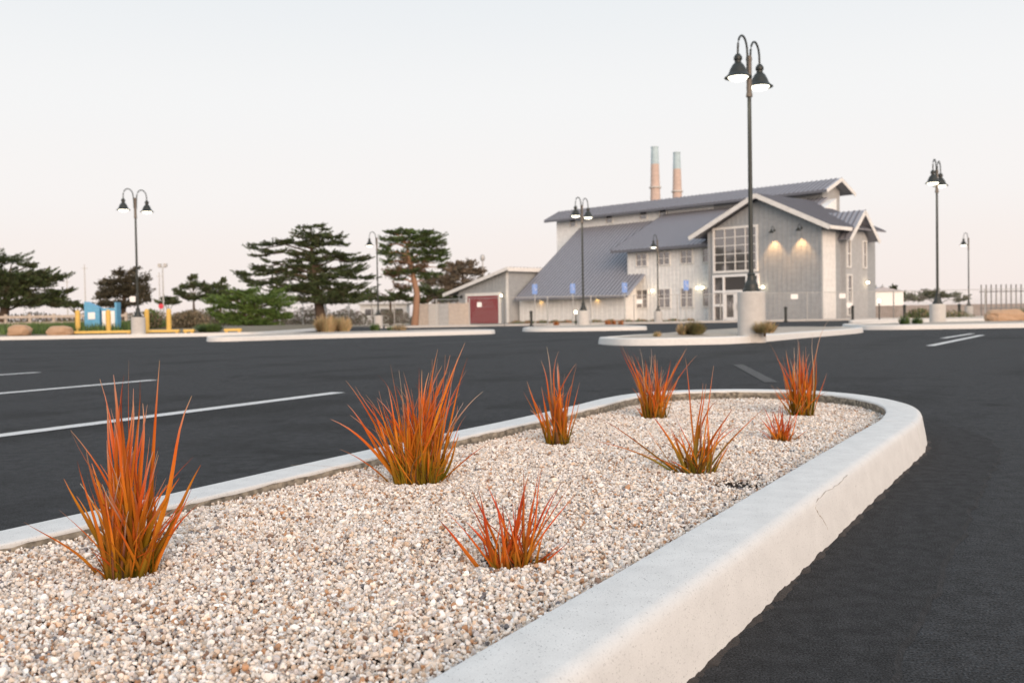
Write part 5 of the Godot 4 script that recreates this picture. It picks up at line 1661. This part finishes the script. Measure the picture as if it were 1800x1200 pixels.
func small_things() -> void:
	var at := [Vector3(1.47, 0, -62), Vector3(3.83, 0, -62), Vector3(7.06, 0, -62), Vector3(10.89, 0.08, -62)]
	var lb := ["leftmost blue parking sign, before the roof's left end", "blue parking sign left of the sloping roof lamp post", "blue parking sign at the sloping roof's right corner", "rightmost blue parking sign, before the window wall"]
	for k in 4:
		parking_sign(at[k], lb[k])
	var s := Shape.new()
	s.lathe([[0.09, -0.05], [0.09, 0.8], [0.11, 0.82], [0.11, 0.92], [0.07, 0.97], [0.0, 0.98]], 14)
	var post := s.done()
	var bx := [[1.31, "dark bollard before the low cream wall's left end"], [18.32, "dark bollard before the grey gable"], [22.8, "dark bollard before the recess right of the gable"], [26.27, "dark bollard right of the end wing"], [29.93, "dark bollard behind the right lamp post"]]
	for b in bx:
		var o := thing("path_bollard", b[1], "bollard", Vector3(b[0], 0.06, -66.5), 0.0, "dark path bollards")
		part(o, "post", post, M.black)
		var q := Shape.new()
		q.lathe([[0.14, -0.03], [0.14, 0.02], [0.09, 0.03]], 14)
		part(o, "foot", q.done(), M.black)
	# lit path lights
	var pl := [[Vector3(3.55, 0.0, -55.0), 0.86, "lit path light at the foot of the sloping roof lamp post"], [Vector3(20.51, 0.06, -55.5), 1.15, "lit path light at the right before the far pale building"]]
	for e in pl:
		var o := thing("path_light", e[2], "path light", e[0], 0.0, "lit path lights")
		s = Shape.new()
		s.tube([Vector3(0, -0.05, 0), Vector3(0, e[1] - 0.08, 0)], [0.04, 0.035], 8)
		part(o, "post", s.done(), M.black)
		s = Shape.new()
		s.lathe([[0.0, -0.1], [0.06, -0.08], [0.085, 0.0], [0.06, 0.07], [0.0, 0.09]], 12, Vector3(0, e[1], 0))
		part(o, "lamp_globe", s.done(), M.glow_dot)
		omni(o, Vector3(0, e[1], 0), 0.2, 0.08)
	# poles on the skyline
	var fl := thing("floodlight_pole", "twin floodlight pole above the low far tree", "pole", Vector3(-41.94, 0, -120), 0.0, "skyline poles")
	s = Shape.new()
	s.tube([Vector3(0, -0.1, 0), Vector3(0, 7.3, 0)], [0.12, 0.07], 8)
	part(fl, "pole", s.done(), M.steel)
	part(fl, "crossarm", boxm(Vector3(0.9, 0.1, 0.1)), M.steel, moved(Vector3(0, 7.3, 0)))
	for x in [-0.34, 0.34]:
		part(fl, "floodlight", boxm(Vector3(0.4, 0.42, 0.3)), M.steel, moved(Vector3(x, 7.52, 0)))
	var sp := thing("siren_pole", "slim pole with round head above the garage roof", "pole", Vector3(-3.1, 0, -110), 0.0, "skyline poles")
	s = Shape.new()
	s.tube([Vector3(0, -0.1, 0), Vector3(0, 6.9, 0)], [0.1, 0.06], 8)
	part(sp, "pole", s.done(), M.steel)
	s = Shape.new()
	s.lathe([[0.0, 6.8], [0.22, 6.9], [0.28, 7.2], [0.2, 7.5], [0.0, 7.6]], 12)
	part(sp, "head", s.done(), M.steel)
	var masts := [[-83.0, 12.2, "tallest far mast left of the round tree"], [-86.5, 9.6, "short far mast left of the tallest"], [-79.0, 10.0, "far mast right of the tallest"], [-68.5, 10.4, "far mast above the round tree's left side"]]
	for q in masts:
		var o := thing("far_mast", q[2], "mast", Vector3(q[0], 0, -194), 0.0, "far masts")
		s = Shape.new()
		s.tube([Vector3(0, -0.2, 0), Vector3(0, q[1], 0)], [0.14, 0.08], 6)
		part(o, "pole", s.done(), M.concrete)
		part(o, "crossarm", boxm(Vector3(1.1, 0.1, 0.1)), M.concrete, moved(Vector3(0, q[1] - 0.8, 0)))
	var rs := thing("stop_sign", "small red sign far behind the yellow bollards", "sign", Vector3(-38.7, 0, -110))
	s = Shape.new()
	s.tube([Vector3(0, -0.1, 0), Vector3(0, 2.2, 0)], [0.04, 0.04], 6)
	part(rs, "post", s.done(), M.steel)
	s = Shape.new()
	s.tube([Vector3(0, 2.45, 0.04), Vector3(0, 2.45, 0.07)], [0.3, 0.3], 8)
	part(rs, "sign_face", s.done(), M.red_sign)
	s = Shape.new()
	s.lathe([[0.28, 0.0], [0.28, 0.95], [0.2, 1.05], [0.0, 1.05]], 14)
	var drum := thing("traffic_drum", "orange drum beside the cream rail fence", "barrel", Vector3(-31.2, 0.2, -60.0))
	part(drum, "body", s.done(), M.orange)
	s = Shape.new()
	s.lathe([[0.285, 0.5], [0.285, 0.7]], 14)
	part(drum, "band", s.done(), M.white)

func chimneys() -> void:
	for k in 2:
		var o := thing("power_station_stack", "taller left chimney stack with pale blue top band" if k == 0 else "right chimney stack with pale blue top band", "chimney", Vector3(133.9, 0, -917) if k == 0 else Vector3(159.6, 0, -950), 0.0, "power station stacks")
		var top := 154.0
		var s := Shape.new()
		s.lathe([[7.6, -1], [4.9, 95.0], [3.75, 138.0]], 28)
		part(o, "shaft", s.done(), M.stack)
		s = Shape.new()
		s.lathe([[3.75, 138.0], [3.3, top - 1.0], [3.5, top - 1.0], [3.5, top], [2.8, top], [2.8, top - 4.0]], 28)
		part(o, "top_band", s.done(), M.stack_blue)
		for y in [98.0, 116.0]:
			s = Shape.new()
			s.lathe([[5.0, y], [5.5, y + 0.2], [5.5, y + 1.4], [4.7, y + 1.6]], 28)
			part(o, "walkway", s.done(), M.concrete)
